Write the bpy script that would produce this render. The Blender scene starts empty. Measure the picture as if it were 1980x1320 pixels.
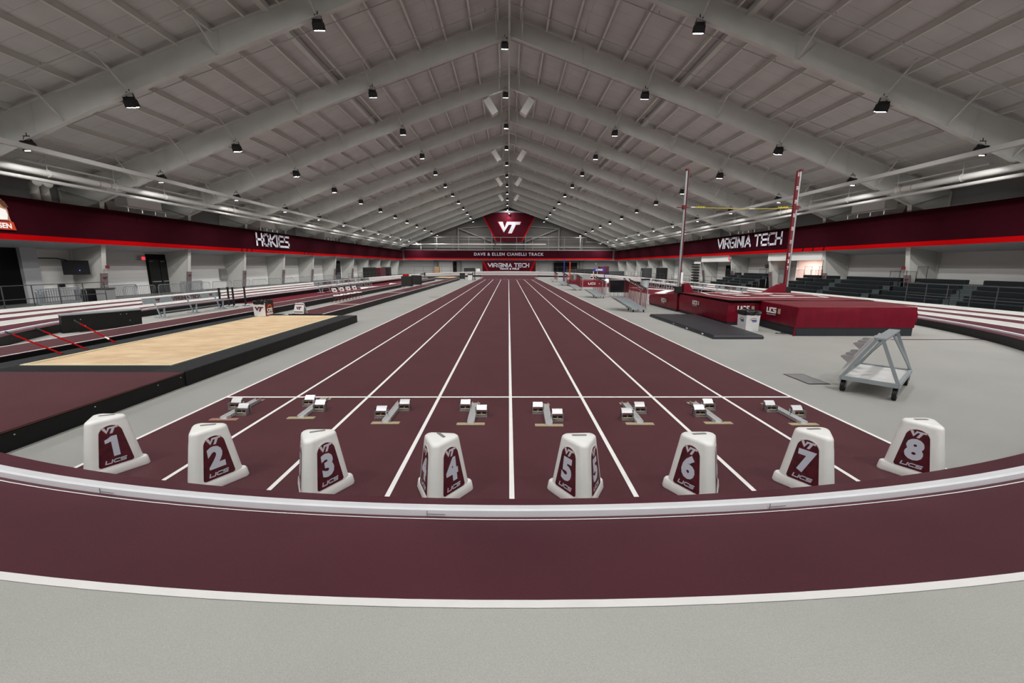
import bpy, bmesh, math, random
from mathutils import Vector, Matrix
random.seed(7)
S = bpy.context.scene
COL = S.collection
PI = math.pi
def R(d): return math.radians(d)

# ------------------------------------------------------------------ camera
F = 800.0
TH = math.atan(147.2 / F); YAW = R(0.5); ROLL = R(0.15)
CAMP = Vector((-0.035, 0, 2.23))
fw = Vector((math.sin(YAW) * math.cos(TH), math.cos(YAW) * math.cos(TH), -math.sin(TH)))
rt = Vector((math.cos(YAW), -math.sin(YAW), 0)); up = rt.cross(fw)
rt2 = rt * math.cos(ROLL) + up * math.sin(ROLL); up2 = up * math.cos(ROLL) - rt * math.sin(ROLL)
cd = bpy.data.cameras.new('camera'); cam = bpy.data.objects.new('camera', cd); COL.objects.link(cam)
cd.sensor_width = 36; cd.lens = F / 1980 * 36; cd.clip_end = 400; cd.clip_start = 0.05
M3 = Matrix((rt2, up2, -fw)).transposed()
cam.matrix_world = Matrix.Translation(CAMP) @ M3.to_4x4()
S.camera = cam
# ------------------------------------------------------------------ world and exposure
w = bpy.data.worlds.new('world'); S.world = w; w.use_nodes = True
w.node_tree.nodes['Background'].inputs[0].default_value = (0.8, 0.85, 1, 1)
w.node_tree.nodes['Background'].inputs[1].default_value = 0.02
S.view_settings.view_transform = 'Standard'; S.view_settings.look = 'None'
S.view_settings.gamma = 1; S.view_settings.use_curve_mapping = False
S.view_settings.exposure = 0.0
LAMP_W = 250.0
SPREAD = 145

# ------------------------------------------------------------------ materials
MT = {}
def mat(name, col, rough=0.6, metal=0.0, noise=0.0, nscale=8.0, bump=0.0, bscale=60.0, spec=0.5, emit=None, es=0.0, stretch=None, col2=None):
    m = bpy.data.materials.new(name); m.use_nodes = True; nt = m.node_tree
    b = nt.nodes['Principled BSDF']
    b.inputs['Base Color'].default_value = (*col, 1); b.inputs['Roughness'].default_value = rough
    b.inputs['Metallic'].default_value = metal; b.inputs['Specular IOR Level'].default_value = spec
    if emit: b.inputs['Emission Color'].default_value = (*emit, 1); b.inputs['Emission Strength'].default_value = es
    if noise or bump:
        tc = nt.nodes.new('ShaderNodeTexCoord'); mp = nt.nodes.new('ShaderNodeMapping'); nt.links.new(tc.outputs['Object'], mp.inputs[0])
        if stretch: mp.inputs['Scale'].default_value = stretch
    if noise:
        n = nt.nodes.new('ShaderNodeTexNoise'); n.inputs['Scale'].default_value = nscale; n.inputs['Detail'].default_value = 6
        nt.links.new(mp.outputs[0], n.inputs['Vector'])
        cr = nt.nodes.new('ShaderNodeValToRGB'); cr.color_ramp.elements[0].position = 0.3; cr.color_ramp.elements[1].position = 0.7
        c2 = col2 or tuple(min(1, c * (1 + noise)) for c in col)
        cr.color_ramp.elements[0].color = (*[c * (1 - noise) for c in col], 1); cr.color_ramp.elements[1].color = (*c2, 1)
        nt.links.new(n.outputs[0], cr.inputs[0]); nt.links.new(cr.outputs[0], b.inputs['Base Color'])
    if bump:
        n2 = nt.nodes.new('ShaderNodeTexNoise'); n2.inputs['Scale'].default_value = bscale; n2.inputs['Detail'].default_value = 4
        nt.links.new(mp.outputs[0], n2.inputs['Vector'])
        bp = nt.nodes.new('ShaderNodeBump'); bp.inputs['Strength'].default_value = bump; bp.inputs['Distance'].default_value = 0.01
        nt.links.new(n2.outputs[0], bp.inputs['Height']); nt.links.new(bp.outputs[0], b.inputs['Normal'])
    MT[name] = m
    return m
def mix_fine(m, amt=0.12, scale=300):
    """fine granule speckle multiplied on the base colour"""
    nt = m.node_tree; b = nt.nodes['Principled BSDF']; i = b.inputs['Base Color']
    tc = nt.nodes.new('ShaderNodeTexCoord'); n = nt.nodes.new('ShaderNodeTexNoise'); n.inputs['Scale'].default_value = scale; n.inputs['Detail'].default_value = 2
    nt.links.new(tc.outputs['Object'], n.inputs['Vector'])
    mr = nt.nodes.new('ShaderNodeMapRange'); mr.inputs[1].default_value = .3; mr.inputs[2].default_value = .7
    mr.inputs[3].default_value = 1 - amt; mr.inputs[4].default_value = 1 + amt; nt.links.new(n.outputs[0], mr.inputs[0])
    mx = nt.nodes.new('ShaderNodeVectorMath'); mx.operation = 'SCALE'
    if i.is_linked: nt.links.new(i.links[0].from_socket, mx.inputs[0])
    else: mx.inputs[0].default_value = i.default_value[:3]
    nt.links.new(mr.outputs[0], mx.inputs['Scale']); nt.links.new(mx.outputs[0], i)
mat('beige', (0.352, 0.354, 0.335), 0.52, noise=0.05, nscale=0.7, bump=0.2, bscale=180, spec=.5); mix_fine(MT['beige'], .10, 160)
mat('maroon', (0.088, 0.027, 0.034), 0.55, noise=0.10, nscale=1.3, bump=0.3, bscale=160, spec=.3); mix_fine(MT['maroon'], .16, 140)
mat('ovalmaroon', (0.085, 0.021, 0.032), 0.55, noise=0.12, nscale=1.1, bump=0.3, bscale=160, spec=.3); mix_fine(MT['ovalmaroon'], .16, 150)
mat('ovalbeige', (0.49, 0.50, 0.47), 0.52, noise=0.05, nscale=0.9, bump=0.25, bscale=170, spec=.4); mix_fine(MT['ovalbeige'], .10, 160)
mat('redfloor', (0.115, 0.006, 0.016), 0.65, noise=0.08, nscale=1, spec=.2)
mat('white', (0.93, 0.93, 0.91), 0.55, noise=0.03, nscale=6)
mat('curb', (0.84, 0.86, 0.90), 0.4, noise=0.03, nscale=3)
mat('blackskirt', (0.007, 0.007, 0.0075), 0.5, bump=0.6, bscale=6, spec=.25)
mat('perim', (0.10, 0.10, 0.10), 0.6, noise=.2, nscale=1)
mat('beam', (0.49, 0.49, 0.46), 0.5, noise=0.05, nscale=1.2)
mat('purlin', (0.56, 0.55, 0.51), 0.5)
mat('pipe', (0.42, 0.415, 0.40), 0.6, spec=.25)
mat('wallwhite', (0.68, 0.68, 0.66), 0.7)
mat('soffit', (0.40, 0.41, 0.43), 0.7)
mat('steeldim', (0.22, 0.215, 0.205), 0.6)
mat('dark', (0.006, 0.006, 0.006), 0.7, spec=.1)
mat('darkgrey', (0.04, 0.043, 0.045), 0.6)
mat('midgrey', (0.22, 0.22, 0.22), 0.6)
mat('pad', (0.16, 0.125, 0.13), 0.6)
mat('banner', (0.026, 0.0016, 0.0050), 0.85, noise=0.12, nscale=0.6, bump=0.5, bscale=0.9, spec=.06)
mat('red', (0.38, 0.001, 0.002), 0.7, spec=.05)
mat('sidered', (0.15, 0.006, 0.013), 0.6)
mat('lettering', (0.62, 0.63, 0.70), 0.6)
mat('grey_letter', (0.33, 0.31, 0.36), 0.6)
mat('sign', (0.055, 0.0015, 0.007), 0.7, spec=.1, noise=.15, nscale=.8)
mat('vinyl', (0.155, 0.002, 0.014), 0.42, noise=0.12, nscale=2.5, bump=0.7, bscale=4.5, spec=.22, stretch=(3, 3, .6))
mat('vinyltop', (0.15, 0.010, 0.019), 0.55, noise=0.08, nscale=1.5, bump=0.4, bscale=2.0)
mat('foam', (0.012, 0.016, 0.022), 0.7)
mat('matblack', (0.022, 0.023, 0.029), 0.5, noise=.2, nscale=3)
mat('plastic', (0.92, 0.93, 0.90), 0.42, noise=0.03, nscale=5, bump=.15, bscale=150)
mat('decal', (0.085, 0.006, 0.014), 0.35, noise=0.55, nscale=14, bump=0)
mat('orange', (0.62, 0.16, 0.04), 0.5)
mat('number', (0.66, 0.68, 0.78), 0.4)
mat('alu', (0.62, 0.63, 0.64), 0.32, metal=0.85, bump=.1, bscale=90)
mat('alulight', (0.78, 0.79, 0.80), 0.35, metal=0.5)
mat('greysteel', (0.30, 0.335, 0.35), 0.42, noise=.05, nscale=5)
mat('galv', (0.42, 0.44, 0.46), 0.35, metal=.5)
mat('rail', (0.06, 0.062, 0.066), 0.4, metal=.3)
mat('tan', (0.42, 0.36, 0.23), 0.6, noise=.1, nscale=30)
mat('tanred', (0.36, 0.2, 0.15), 0.6, noise=.1, nscale=30)
mat('sand', (0.66, 0.46, 0.26), 0.85, noise=0.16, nscale=1.5, bump=0.9, bscale=3.0, stretch=(1, 2.4, 1), col2=(0.73, 0.56, 0.36)); mix_fine(MT['sand'], .06, 60)
mat('sandedge', (0.82, 0.74, 0.52), 0.6)
mat('wood', (0.30, 0.17, 0.07), 0.6, noise=.2, nscale=10)
mat('rubber', (0.010, 0.010, 0.010), 0.5, spec=.3)
mat('bag', (0.01, 0.01, 0.012), 0.22, bump=1.0, bscale=25)
mat('binwhite', (0.66, 0.67, 0.66), 0.45)
mat('lens', (1, 1, 1), 0.3, emit=(0.93, 0.97, 1.0), es=60)
mat('exitred', (0.6, 0.01, 0.02), 0.4, emit=(1, 0.03, 0.05), es=1.6)
mat('blue', (0.02, 0.02, 0.22), 0.5)
mat('bluelight', (0.02, 0.02, 0.5), 0.5, emit=(.1, .15, 1), es=1.5)
mat('brightorange', (0.55, 0.05, 0.01), 0.5)
mat('yellow', (0.7, 0.6, 0.03), 0.5)
mat('pink', (0.72, 0.58, 0.54), 0.7)
mat('skin', (0.45, 0.22, 0.14), 0.6)
mat('hair', (0.12, 0.05, 0.02), 0.6)
mat('seatblack', (0.009, 0.012, 0.014), 0.5, spec=.25)
mat('deckgrey', (0.05, 0.062, 0.064), 0.5)
mat('speaker', (0.55, 0.54, 0.52), 0.45)
mat('screen', (0.006, 0.006, 0.008), 0.15)
mat('floodlens_small', (1, 1, 1), 0.3, emit=(1, 0.9, 0.95), es=14)
# roof deck: insulation panels with thin dark seams across the building
m = mat('deck', (0.49, 0.48, 0.465), 0.7, noise=0.06, nscale=0.9, bump=.3, bscale=3)
nt = m.node_tree; b = nt.nodes['Principled BSDF']
tc = nt.nodes.new('ShaderNodeTexCoord'); mp = nt.nodes.new('ShaderNodeMapping'); nt.links.new(tc.outputs['Object'], mp.inputs[0])
br = nt.nodes.new('ShaderNodeTexBrick'); nt.links.new(mp.outputs[0], br.inputs['Vector'])
br.inputs['Scale'].default_value = 1; br.inputs['Mortar Size'].default_value = 0.010; br.inputs['Brick Width'].default_value = 9.0; br.inputs['Row Height'].default_value = 0.95
br.inputs['Color1'].default_value = (1, 1, 1, 1); br.inputs['Color2'].default_value = (.96, .96, .96, 1); br.inputs['Mortar'].default_value = (.62, .61, .6, 1)
mx = nt.nodes.new('ShaderNodeMix'); mx.data_type = 'RGBA'; mx.blend_type = 'MULTIPLY'; mx.inputs[0].default_value = 1
i = b.inputs['Base Color']; nt.links.new(i.links[0].from_socket, mx.inputs[6]); nt.links.new(br.outputs[0], mx.inputs[7]); nt.links.new(mx.outputs[2], i)
# painted side walls: white block below, grey metal ribs above
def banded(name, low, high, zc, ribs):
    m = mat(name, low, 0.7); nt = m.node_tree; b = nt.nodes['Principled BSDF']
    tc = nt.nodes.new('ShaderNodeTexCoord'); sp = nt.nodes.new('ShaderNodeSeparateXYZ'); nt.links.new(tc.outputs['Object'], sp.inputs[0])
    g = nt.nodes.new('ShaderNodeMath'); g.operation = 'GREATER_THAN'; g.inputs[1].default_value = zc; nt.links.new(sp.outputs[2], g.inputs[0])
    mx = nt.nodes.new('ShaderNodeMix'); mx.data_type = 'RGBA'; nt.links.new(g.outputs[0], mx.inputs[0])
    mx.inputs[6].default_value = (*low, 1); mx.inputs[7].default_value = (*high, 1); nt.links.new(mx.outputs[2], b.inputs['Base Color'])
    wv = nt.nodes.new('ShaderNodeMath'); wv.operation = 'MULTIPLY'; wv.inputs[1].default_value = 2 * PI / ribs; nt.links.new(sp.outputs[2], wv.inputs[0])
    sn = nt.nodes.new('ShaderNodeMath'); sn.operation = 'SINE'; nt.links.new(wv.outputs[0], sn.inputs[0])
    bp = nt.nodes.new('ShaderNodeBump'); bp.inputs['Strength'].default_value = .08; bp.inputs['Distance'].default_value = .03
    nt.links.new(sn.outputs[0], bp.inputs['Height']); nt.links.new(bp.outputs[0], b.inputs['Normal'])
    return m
banded('sidewall', (0.78, 0.78, 0.76), (0.50, 0.495, 0.48), 2.1, .3)
banded('endwall', (0.52, 0.52, 0.50), (0.13, 0.122, 0.115), 3.7, .45)
banded('upperwall', (0.03, 0.03, 0.03), (0.24, 0.235, 0.225), 5.9, .4)  # near-black lower band paints in the shade of the mezzanine openings

# ------------------------------------------------------------------ mesh helpers
class MB:
    def __init__(s): s.v = []; s.f = []
    def add(s, vs, fs):
        o = len(s.v); s.v += [tuple(p) for p in vs]; s.f += [tuple(i + o for i in f) for f in fs]; return s
    def box(s, x0, x1, y0, y1, z0, z1):
        return s.add([(x0,y0,z0),(x1,y0,z0),(x1,y1,z0),(x0,y1,z0),(x0,y0,z1),(x1,y0,z1),(x1,y1,z1),(x0,y1,z1)],
                     [(3,2,1,0),(4,5,6,7),(0,1,5,4),(1,2,6,5),(2,3,7,6),(3,0,4,7)])
    def bbox(s, x0, x1, y0, y1, z0, z1, b=.01):
        """box with chamfered vertical and top edges"""
        def ringp(bb, z): return [(x0+bb,y0,z),(x1-bb,y0,z),(x1,y0+bb,z),(x1,y1-bb,z),(x1-bb,y1,z),(x0+bb,y1,z),(x0,y1-bb,z),(x0,y0+bb,z)]
        def ins(z): return [(x0+2*b,y0+b,z),(x1-2*b,y0+b,z),(x1-b,y0+2*b,z),(x1-b,y1-2*b,z),(x1-2*b,y1-b,z),(x0+2*b,y1-b,z),(x0+b,y1-2*b,z),(x0+b,y0+2*b,z)]
        return s.loft([ringp(b, z0), ringp(b, z1-b), ins(z1)])
    def bar(s, a, b, w, h=None, upv=(0,0,1)):
        h = h or w; a = Vector(a); b = Vector(b); d = (b-a).normalized(); u = Vector(upv)
        if abs(d.dot(u)) > .98: u = Vector((0,1,0))
        x = d.cross(u).normalized(); y = x.cross(d)
        P = []
        for p in (a, b):
            for sx, sy in ((-1,-1),(1,-1),(1,1),(-1,1)): P.append(p + x*sx*w/2 + y*sy*h/2)
        return s.add(P, [(3,2,1,0),(4,5,6,7),(0,1,5,4),(1,2,6,5),(2,3,7,6),(3,0,4,7)])
    def tube(s, pts, r, n=8, cap=True):
        pts = [Vector(p) for p in pts]; rings = []
        for i, p in enumerate(pts):
            d = (pts[min(i+1, len(pts)-1)] - pts[max(i-1, 0)]).normalized()
            u = Vector((0,0,1)) if abs(d.z) < .9 else Vector((0,1,0))
            x = d.cross(u).normalized(); y = x.cross(d); rr = r[i] if isinstance(r, (list, tuple)) else r
            rings.append([p + x*math.cos(2*PI*k/n)*rr + y*math.sin(2*PI*k/n)*rr for k in range(n)])
        return s.loft(rings, cap)
    def loft(s, rings, cap=True):
        n = len(rings[0]); vs = [p for r in rings for p in r]; fs = []
        for i in range(len(rings)-1):
            for k in range(n): fs.append((i*n+k, i*n+(k+1)%n, (i+1)*n+(k+1)%n, (i+1)*n+k))
        if cap: fs.append(tuple(range(n))[::-1]); fs.append(tuple((len(rings)-1)*n+k for k in range(n)))
        return s.add(vs, fs)
    def prism(s, poly, t, Mx=None):
        """poly in the xy plane extruded by t along +z, then moved by matrix"""
        n = len(poly); vs = [Vector((p[0], p[1], 0)) for p in poly] + [Vector((p[0], p[1], t)) for p in poly]
        if Mx is not None: vs = [Mx @ p for p in vs]
        fs = [tuple(range(n))[::-1], tuple(range(n, 2*n))] + [(k, (k+1)%n, n+(k+1)%n, n+k) for k in range(n)]
        return s.add(vs, fs)
    def sphere(s, c, r, n=12, m=8, sz=1):
        c = Vector(c); rings = []
        for i in range(1, m):
            a = PI*i/m; rings.append([c + Vector((math.sin(a)*math.cos(2*PI*k/n)*r, math.sin(a)*math.sin(2*PI*k/n)*r, -math.cos(a)*r*sz)) for k in range(n)])
        return s.loft(rings)
    def cyl(s, c, ax, r, L, n=16):
        c = Vector(c); ax = Vector(ax).normalized(); return s.tube([c - ax*L/2, c + ax*L/2], r, n)
def mk(name, mb, m, parent=None, smooth=False, loc=None):
    me = bpy.data.meshes.new(name); me.from_pydata(mb.v, [], mb.f); me.update()
    bm = bmesh.new(); bm.from_mesh(me); bmesh.ops.recalc_face_normals(bm, faces=bm.faces); bm.to_mesh(me); bm.free()
    for mm in (m if isinstance(m, (list, tuple)) else [m]): me.materials.append(MT[mm])
    if smooth:
        for p in me.polygons: p.use_smooth = True
        try: me.set_sharp_from_angle(angle=R(40))
        except Exception: pass
    o = bpy.data.objects.new(name, me); COL.objects.link(o)
    if parent: o.parent = parent
    if loc: o.location = loc
    return o
def thing(name, label, cat, loc=(0,0,0), rz=0, group=None):
    o = bpy.data.objects.new(name, None); o.empty_display_size = .2; COL.objects.link(o)
    o.location = loc; o.rotation_euler = (0, 0, rz); o['label'] = label; o['category'] = cat
    if group: o['group'] = group
    return o
def tag(o, label, cat, group=None, kind=None):
    o['label'] = label; o['category'] = cat
    if group: o['group'] = group
    return o
def struct(name, mb, m, label=None, **k):
    o = mk(name, mb, m, **k); o['kind'] = 'structure'
    if label: o['label'] = label
    return o
def dup(root, loc, rz, label, group=None, keep=None):
    r = root.copy(); COL.objects.link(r); r.location = loc; r.rotation_euler = (0, 0, rz); r['label'] = label
    if group: r['group'] = group
    def rec(src, dst):
        for ch in list(src.children):
            if keep and not keep(ch): continue
            c = ch.copy(); COL.objects.link(c); c.parent = dst; rec(ch, c)
    rec(root, r)
    return r
ORD = ['nearest','second','third','fourth','fifth','sixth','seventh','eighth','ninth','tenth','eleventh','twelfth','thirteenth','fourteenth','fifteenth','sixteenth','seventeenth','eighteenth','nineteenth','twentieth']
def text(name, s, size, m, Mx, parent=None, bold=0.0, sx=1.0, shear=0.0, extr=0.004, spacing=1.0):
    c = bpy.data.curves.new(name, 'FONT'); c.body = s; c.size = size; c.extrude = extr; c.offset = bold * size
    c.align_x = 'CENTER'; c.align_y = 'CENTER'; c.space_character = spacing; c.shear = shear; c.resolution_u = 3
    t = bpy.data.objects.new(name + '_tmp', c); COL.objects.link(t)
    dg = bpy.context.evaluated_depsgraph_get(); me = bpy.data.meshes.new_from_object(t.evaluated_get(dg))
    bpy.data.objects.remove(t); bpy.data.curves.remove(c)
    me.transform(Mx @ Matrix.Diagonal((sx, 1, 1, 1))); me.materials.clear(); me.materials.append(MT[m])
    o = bpy.data.objects.new(name, me); COL.objects.link(o)
    if parent: o.parent = parent
    return o
def frame_m(origin, xdir, ydir):
    """matrix whose local x,y lie along xdir,ydir; z faces the reader"""
    x = Vector(xdir).normalized(); y = Vector(ydir); y = (y - x*y.dot(x)).normalized(); z = x.cross(y)
    return Matrix.Translation(Vector(origin)) @ Matrix((x, y, z)).transposed().to_4x4()
VT = [(890,220),(928,220),(944,268),(962,220),(1078,220),(1068,243),(1037,243),(1003,312),(972,312),(1004,243),(977,243),(938,305)]
VTn = [((x-984)/188, (266-y)/188) for x, y in VT]
def vt_logo(name, width, m, Mx, parent=None, t=.004, grow=0):
    mb = MB(); pts = [(x*width, y*width) for x, y in VTn]
    mb.prism(pts, t, Mx); return mk(name, mb, m, parent)
# block letters drawn as thick strokes, for the wide squared lettering
GL = {'U': [[(0,1),(0,0),(.9,0),(.9,1)]], 'C': [[(.95,1),(0,1),(0,0),(.95,0)]], 'S': [[(.95,1),(0,1),(0,.5),(.95,.5),(.95,0),(0,0)]]}
STY = {'V': ([[(0,1),(.5,0),(.95,1)]],1.0), 'I': ([[(0,1),(0,0)]],.18), 'R': ([[(0,0),(0,1),(.8,1),(.8,.45),(.1,.45)],[(.4,.45),(.85,0)]],.9),
 'G': ([[(.8,1),(.2,1),(0,.75),(0,.25),(.2,0),(.8,0),(.8,.5),(.4,.5)]],.9), 'N': ([[(0,0),(0,1),(.75,0),(.75,1)]],.85), 'A': ([[(0,0),(.42,1),(.85,0)],[(.2,.3),(.7,.3)]],.95),
 'T': ([[(0,1),(.85,1)],[(.42,1),(.42,0)]],.9), 'E': ([[(.75,1),(0,1),(0,0),(.75,0)],[(0,.5),(.7,.5)]],.8), 'C': ([[(.8,1),(.2,1),(0,.75),(0,.25),(.2,0),(.8,0)]],.88),
 'H': ([[(0,1),(0,0)],[(0,.5),(.75,.5)],[(.75,1),(.75,0)]],.85), 'O': ([[(.2,0),(0,.25),(0,.75),(.2,1),(.55,1),(.75,.75),(.75,.25),(.55,0),(.2,0)]],.88), 'K': ([[(0,1),(0,0)],[(.75,1),(.05,.5),(.75,0)]],.85),
 'S': ([[(.75,1),(0,1),(0,.52),(.75,.48),(.75,0),(0,0)]],.85), 'U': ([[(0,1),(0,0),(.9,0),(.9,1)]],1.0), ' ': ([],.25)}
def block_text(name, s, h, width, m, Mx, parent=None, stroke=.2, gap=.2, t=.01, shear=0):
    tot = sum(STY[c][1] + gap for c in s) - gap; k = (width/h) / tot; mb = MB(); x = -width/2
    for c in s:
        strokes, wd = STY[c]
        for pl in strokes:
            for (a, b) in zip(pl[:-1], pl[1:]):
                a = Vector((x + a[0]*k*h + shear*(a[1]-.5)*h, (a[1]-.5)*h*(1-stroke), 0)); b = Vector((x + b[0]*k*h + shear*(b[1]-.5)*h, (b[1]-.5)*h*(1-stroke), 0))
                d = (b-a).normalized(); n = Vector((-d.y, d.x, 0)); sw = stroke*h/2; a2 = a - d*sw*.95; b2 = b + d*sw*.95
                P = [a2+n*sw, b2+n*sw, b2-n*sw, a2-n*sw]
                mb.prism([(p.x, p.y) for p in P][::-1], t, Mx)
        x += (wd + gap)*k*h
    return mk(name, mb, m, parent)

# ------------------------------------------------------------------ ground and tracks
OC = 0.1; Y0c, Y1c = 19.0, 68.0; RIN = 15.95
def oz(kind, ph, r):
    c = math.cos(ph)
    if kind == 'n': return .25 + .13*c*c + (r-RIN)*(.09*c*c + .142*c**4)
    if kind == 'f': return .25 + .05*c*c + (r-RIN)*(.10*c*c)
    return .25
def oval_path(n=64):
    P = []
    for k in range(181):
        ph = -PI/2 + PI*k/180; P.append(('n', ph))
    for k in range(1, 12): P.append(('r', k/12))
    for k in range(n+1):
        ph = PI/2 - PI*k/n; P.append(('f', ph))
    for k in range(1, 12): P.append(('l', 1-k/12))
    return P
PATH = oval_path()
def opt(p, r):
    k, a = p
    if k == 'n': return Vector((OC + r*math.sin(a), Y0c - r*math.cos(a), oz('n', a, r)))
    if k == 'f': return Vector((OC + r*math.sin(a), Y1c + r*math.cos(a), oz('f', a, r)))
    if k == 'r': return Vector((OC + r, Y0c + (Y1c-Y0c)*a, .25))
    return Vector((OC - r, Y0c + (Y1c-Y0c)*a, .25))
def ring(rs, dz=0.0, thick=None):
    mb = MB(); n = len(PATH); rows = [[opt(p, r) + Vector((0,0,dz)) for p in PATH] for r in rs]
    vs = [v for row in rows for v in row]; fs = []
    for i in range(len(rs)-1):
        for k in range(n): fs.append((i*n+k, i*n+(k+1)%n, (i+1)*n+(k+1)%n, (i+1)*n+k))
    mb.add(vs, fs); return mb
mb = MB(); mb.box(-32, 32, -18, 113, -.3, -.12); struct('floor', mb, 'perim', 'dark concrete floor around the outside of the oval track')
mb = MB(); mb.add([(-16.3,2.2,0),(16.5,2.2,0),(16.5,85,0),(-16.3,85,0)], [(0,1,2,3)]); struct('floor', mb, 'beige', 'light grey rubber infield floor')
SX = [-4.85,-3.65,-2.44,-1.22,0,1.22,2.44,3.65,4.85]
trk = MB(); trk.add([(-4.85,2.5,.004),(4.85,2.5,.004),(4.85,84,.004),(-4.85,84,.004)], [(0,1,2,3)])
trk = struct('sprint_track', trk, 'maroon', 'maroon eight lane sprint straight')
for i, x in enumerate(SX):
    mb = MB(); y1 = 66.5 if 0 < i < 8 else 80
    mb.add([(x-.025,2.6,.008),(x+.025,2.6,.008),(x+.025,y1,.008),(x-.025,y1,.008)], [(0,1,2,3)]); mk('lane_line', mb, 'white', trk)
mb = MB(); mb.add([(-4.85,6.78,.009),(4.85,6.78,.009),(4.85,6.84,.009),(-4.85,6.84,.009)], [(0,1,2,3)]); mk('start_line', mb, 'white', trk)
mb = MB()
for i in range(8):
    for x in (SX[i]+.35, SX[i]+.85): mb.box(x-.02, x+.28, 66.45, 66.62, .006, .010)
mk('finish_line', mb, 'white', trk)
mb = MB(); mb.add([(-5.4,79.0,.006),(5.6,79.0,.006),(5.6,85,.36),(-5.4,85,.36)], [(0,1,2,3)])
mb.add([(-5.4,79.0,0),(-5.4,85,0),(-5.4,85,.36)], [(0,1,2)]); mb.add([(5.6,79.0,0),(5.6,85,0),(5.6,85,.36)], [(0,1,2)])
struct('track_ramp', mb, 'maroon', 'maroon ramp at the far end of the sprint straight')
# oval
LR = [16.37, 17.36, 18.29, 19.22, 20.15, 21.08, 22.0]
ov = ring([RIN, 16.25, 16.37], 0); oval = struct('oval_track', ov, 'ovalmaroon', 'raised banked six lane oval track')
for i in range(6):
    a, b = LR[i]+.0, LR[i+1]-.0
    mk('lane', ring([a, (a+b)/2, b], 0), 'ovalmaroon' if i % 2 == 0 else 'ovalbeige', oval)
for i in range(1, 7): mk('lane_line', ring([LR[i]-.03, LR[i]+.03], .004), 'white', oval)
mk('lane_line', ring([16.378, 16.391], .004), 'white', oval)
mk('track_margin', ring([22.03, 22.7], 0), 'ovalbeige', oval)
def skirt(r, z0, ins=0):
    mb = MB(); n = len(PATH); a = [opt(p, r) - Vector((0,0,.004)) for p in PATH]; b = [Vector((opt(p, r+ins).x, opt(p, r+ins).y, z0)) for p in PATH]
    mb.add(a + b, [(k, (k+1)%n, n+(k+1)%n, n+k) for k in range(n)]); return mb
mk('inner_skirt', skirt(RIN, 0, .02), 'blackskirt', oval); mk('outer_skirt', skirt(22.7, -.12), 'blackskirt', oval)
# raised white inner kerb, pieces joined end to end
def kerb():
    mb = MB(); n = len(PATH); prof = [(16.22,0),(16.22,.05),(16.30,.052),(16.325,.045),(16.33,0)]
    rings = [[opt(p, 16.25) * 1 for p in PATH]]
    vs = []
    for (r, h) in prof:
        for p in PATH: q = opt(p, r); vs.append((q.x, q.y, q.z + h))
    fs = []
    for i in range(len(prof)-1):
        for k in range(n): fs.append((i*n+k, i*n+(k+1)%n, (i+1)*n+(k+1)%n, (i+1)*n+k))
    mb.add(vs, fs); return mb
kb = mk('track_curb', kerb(), 'curb'); tag(kb, 'raised white aluminium curb along the inside of the oval', 'curb')
mb = MB()
for ph in (-11.8, -2.5, 6.3, 15.5):
    a = R(ph)
    for dr, dz, L in ((.0, .0532, .0),):
        p0 = Vector((OC + 16.335*math.sin(a), Y0c - 16.335*math.cos(a), oz('n', a, 16.335)))
        tx = Vector((math.cos(a), math.sin(a), 0))
        mb.bar(p0 + Vector((0,-.002,.004)), p0 + Vector((0,-.002,.045)), .004, .004)
        mb.bar(p0 + Vector((0,-.002,.02)), p0 + tx*.13 + Vector((0,-.002,.02)), .004, .003)
mk('joint', mb, 'midgrey', kb)
# seam in the infield-side apron near lane eight
# ------------------------------------------------------------------ infield floor patches
def quad(name, x0, x1, y0, y1, z, m, label, parent=None):
    mb = MB(); mb.add([(x0,y0,z),(x1,y0,z),(x1,y1,z),(x0,y1,z)], [(0,1,2,3)])
    o = mk(name, mb, m, parent)
    if not parent: o['kind'] = 'structure'; o['label'] = label
    return o
rf = quad('red_floor', -15.9, -12.35, 24.2, 62, .004, 'redfloor', 'red rubber floor strip beside the left of the oval')
rf2 = quad('red_floor', 11.2, 16.0, 24.5, 64, .004, 'redfloor', 'red rubber floor strip beside the right of the oval')
def zig(par, xs, ys):
    mb = MB()
    for (a, b, c, d) in zip(xs[:-1], ys[:-1], xs[1:], ys[1:]): mb.bar((a, b, .008), (c, d, .008), .75, .004)
    return mk('floor_graphic', mb, 'white', par)
zig(rf2, [12.1, 15.2, 12.3, 15.0, 12.6], [27.5, 30.5, 34, 38.5, 43]); zig(rf, [-12.9, -14.6, -13.0, -14.4], [38, 42, 46.5, 52])
quad('floor_stripe', 11.8, 15.4, 12.45, 12.55, .004, 'maroon', 'thin maroon stripe on the floor behind the vault pit')

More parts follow.
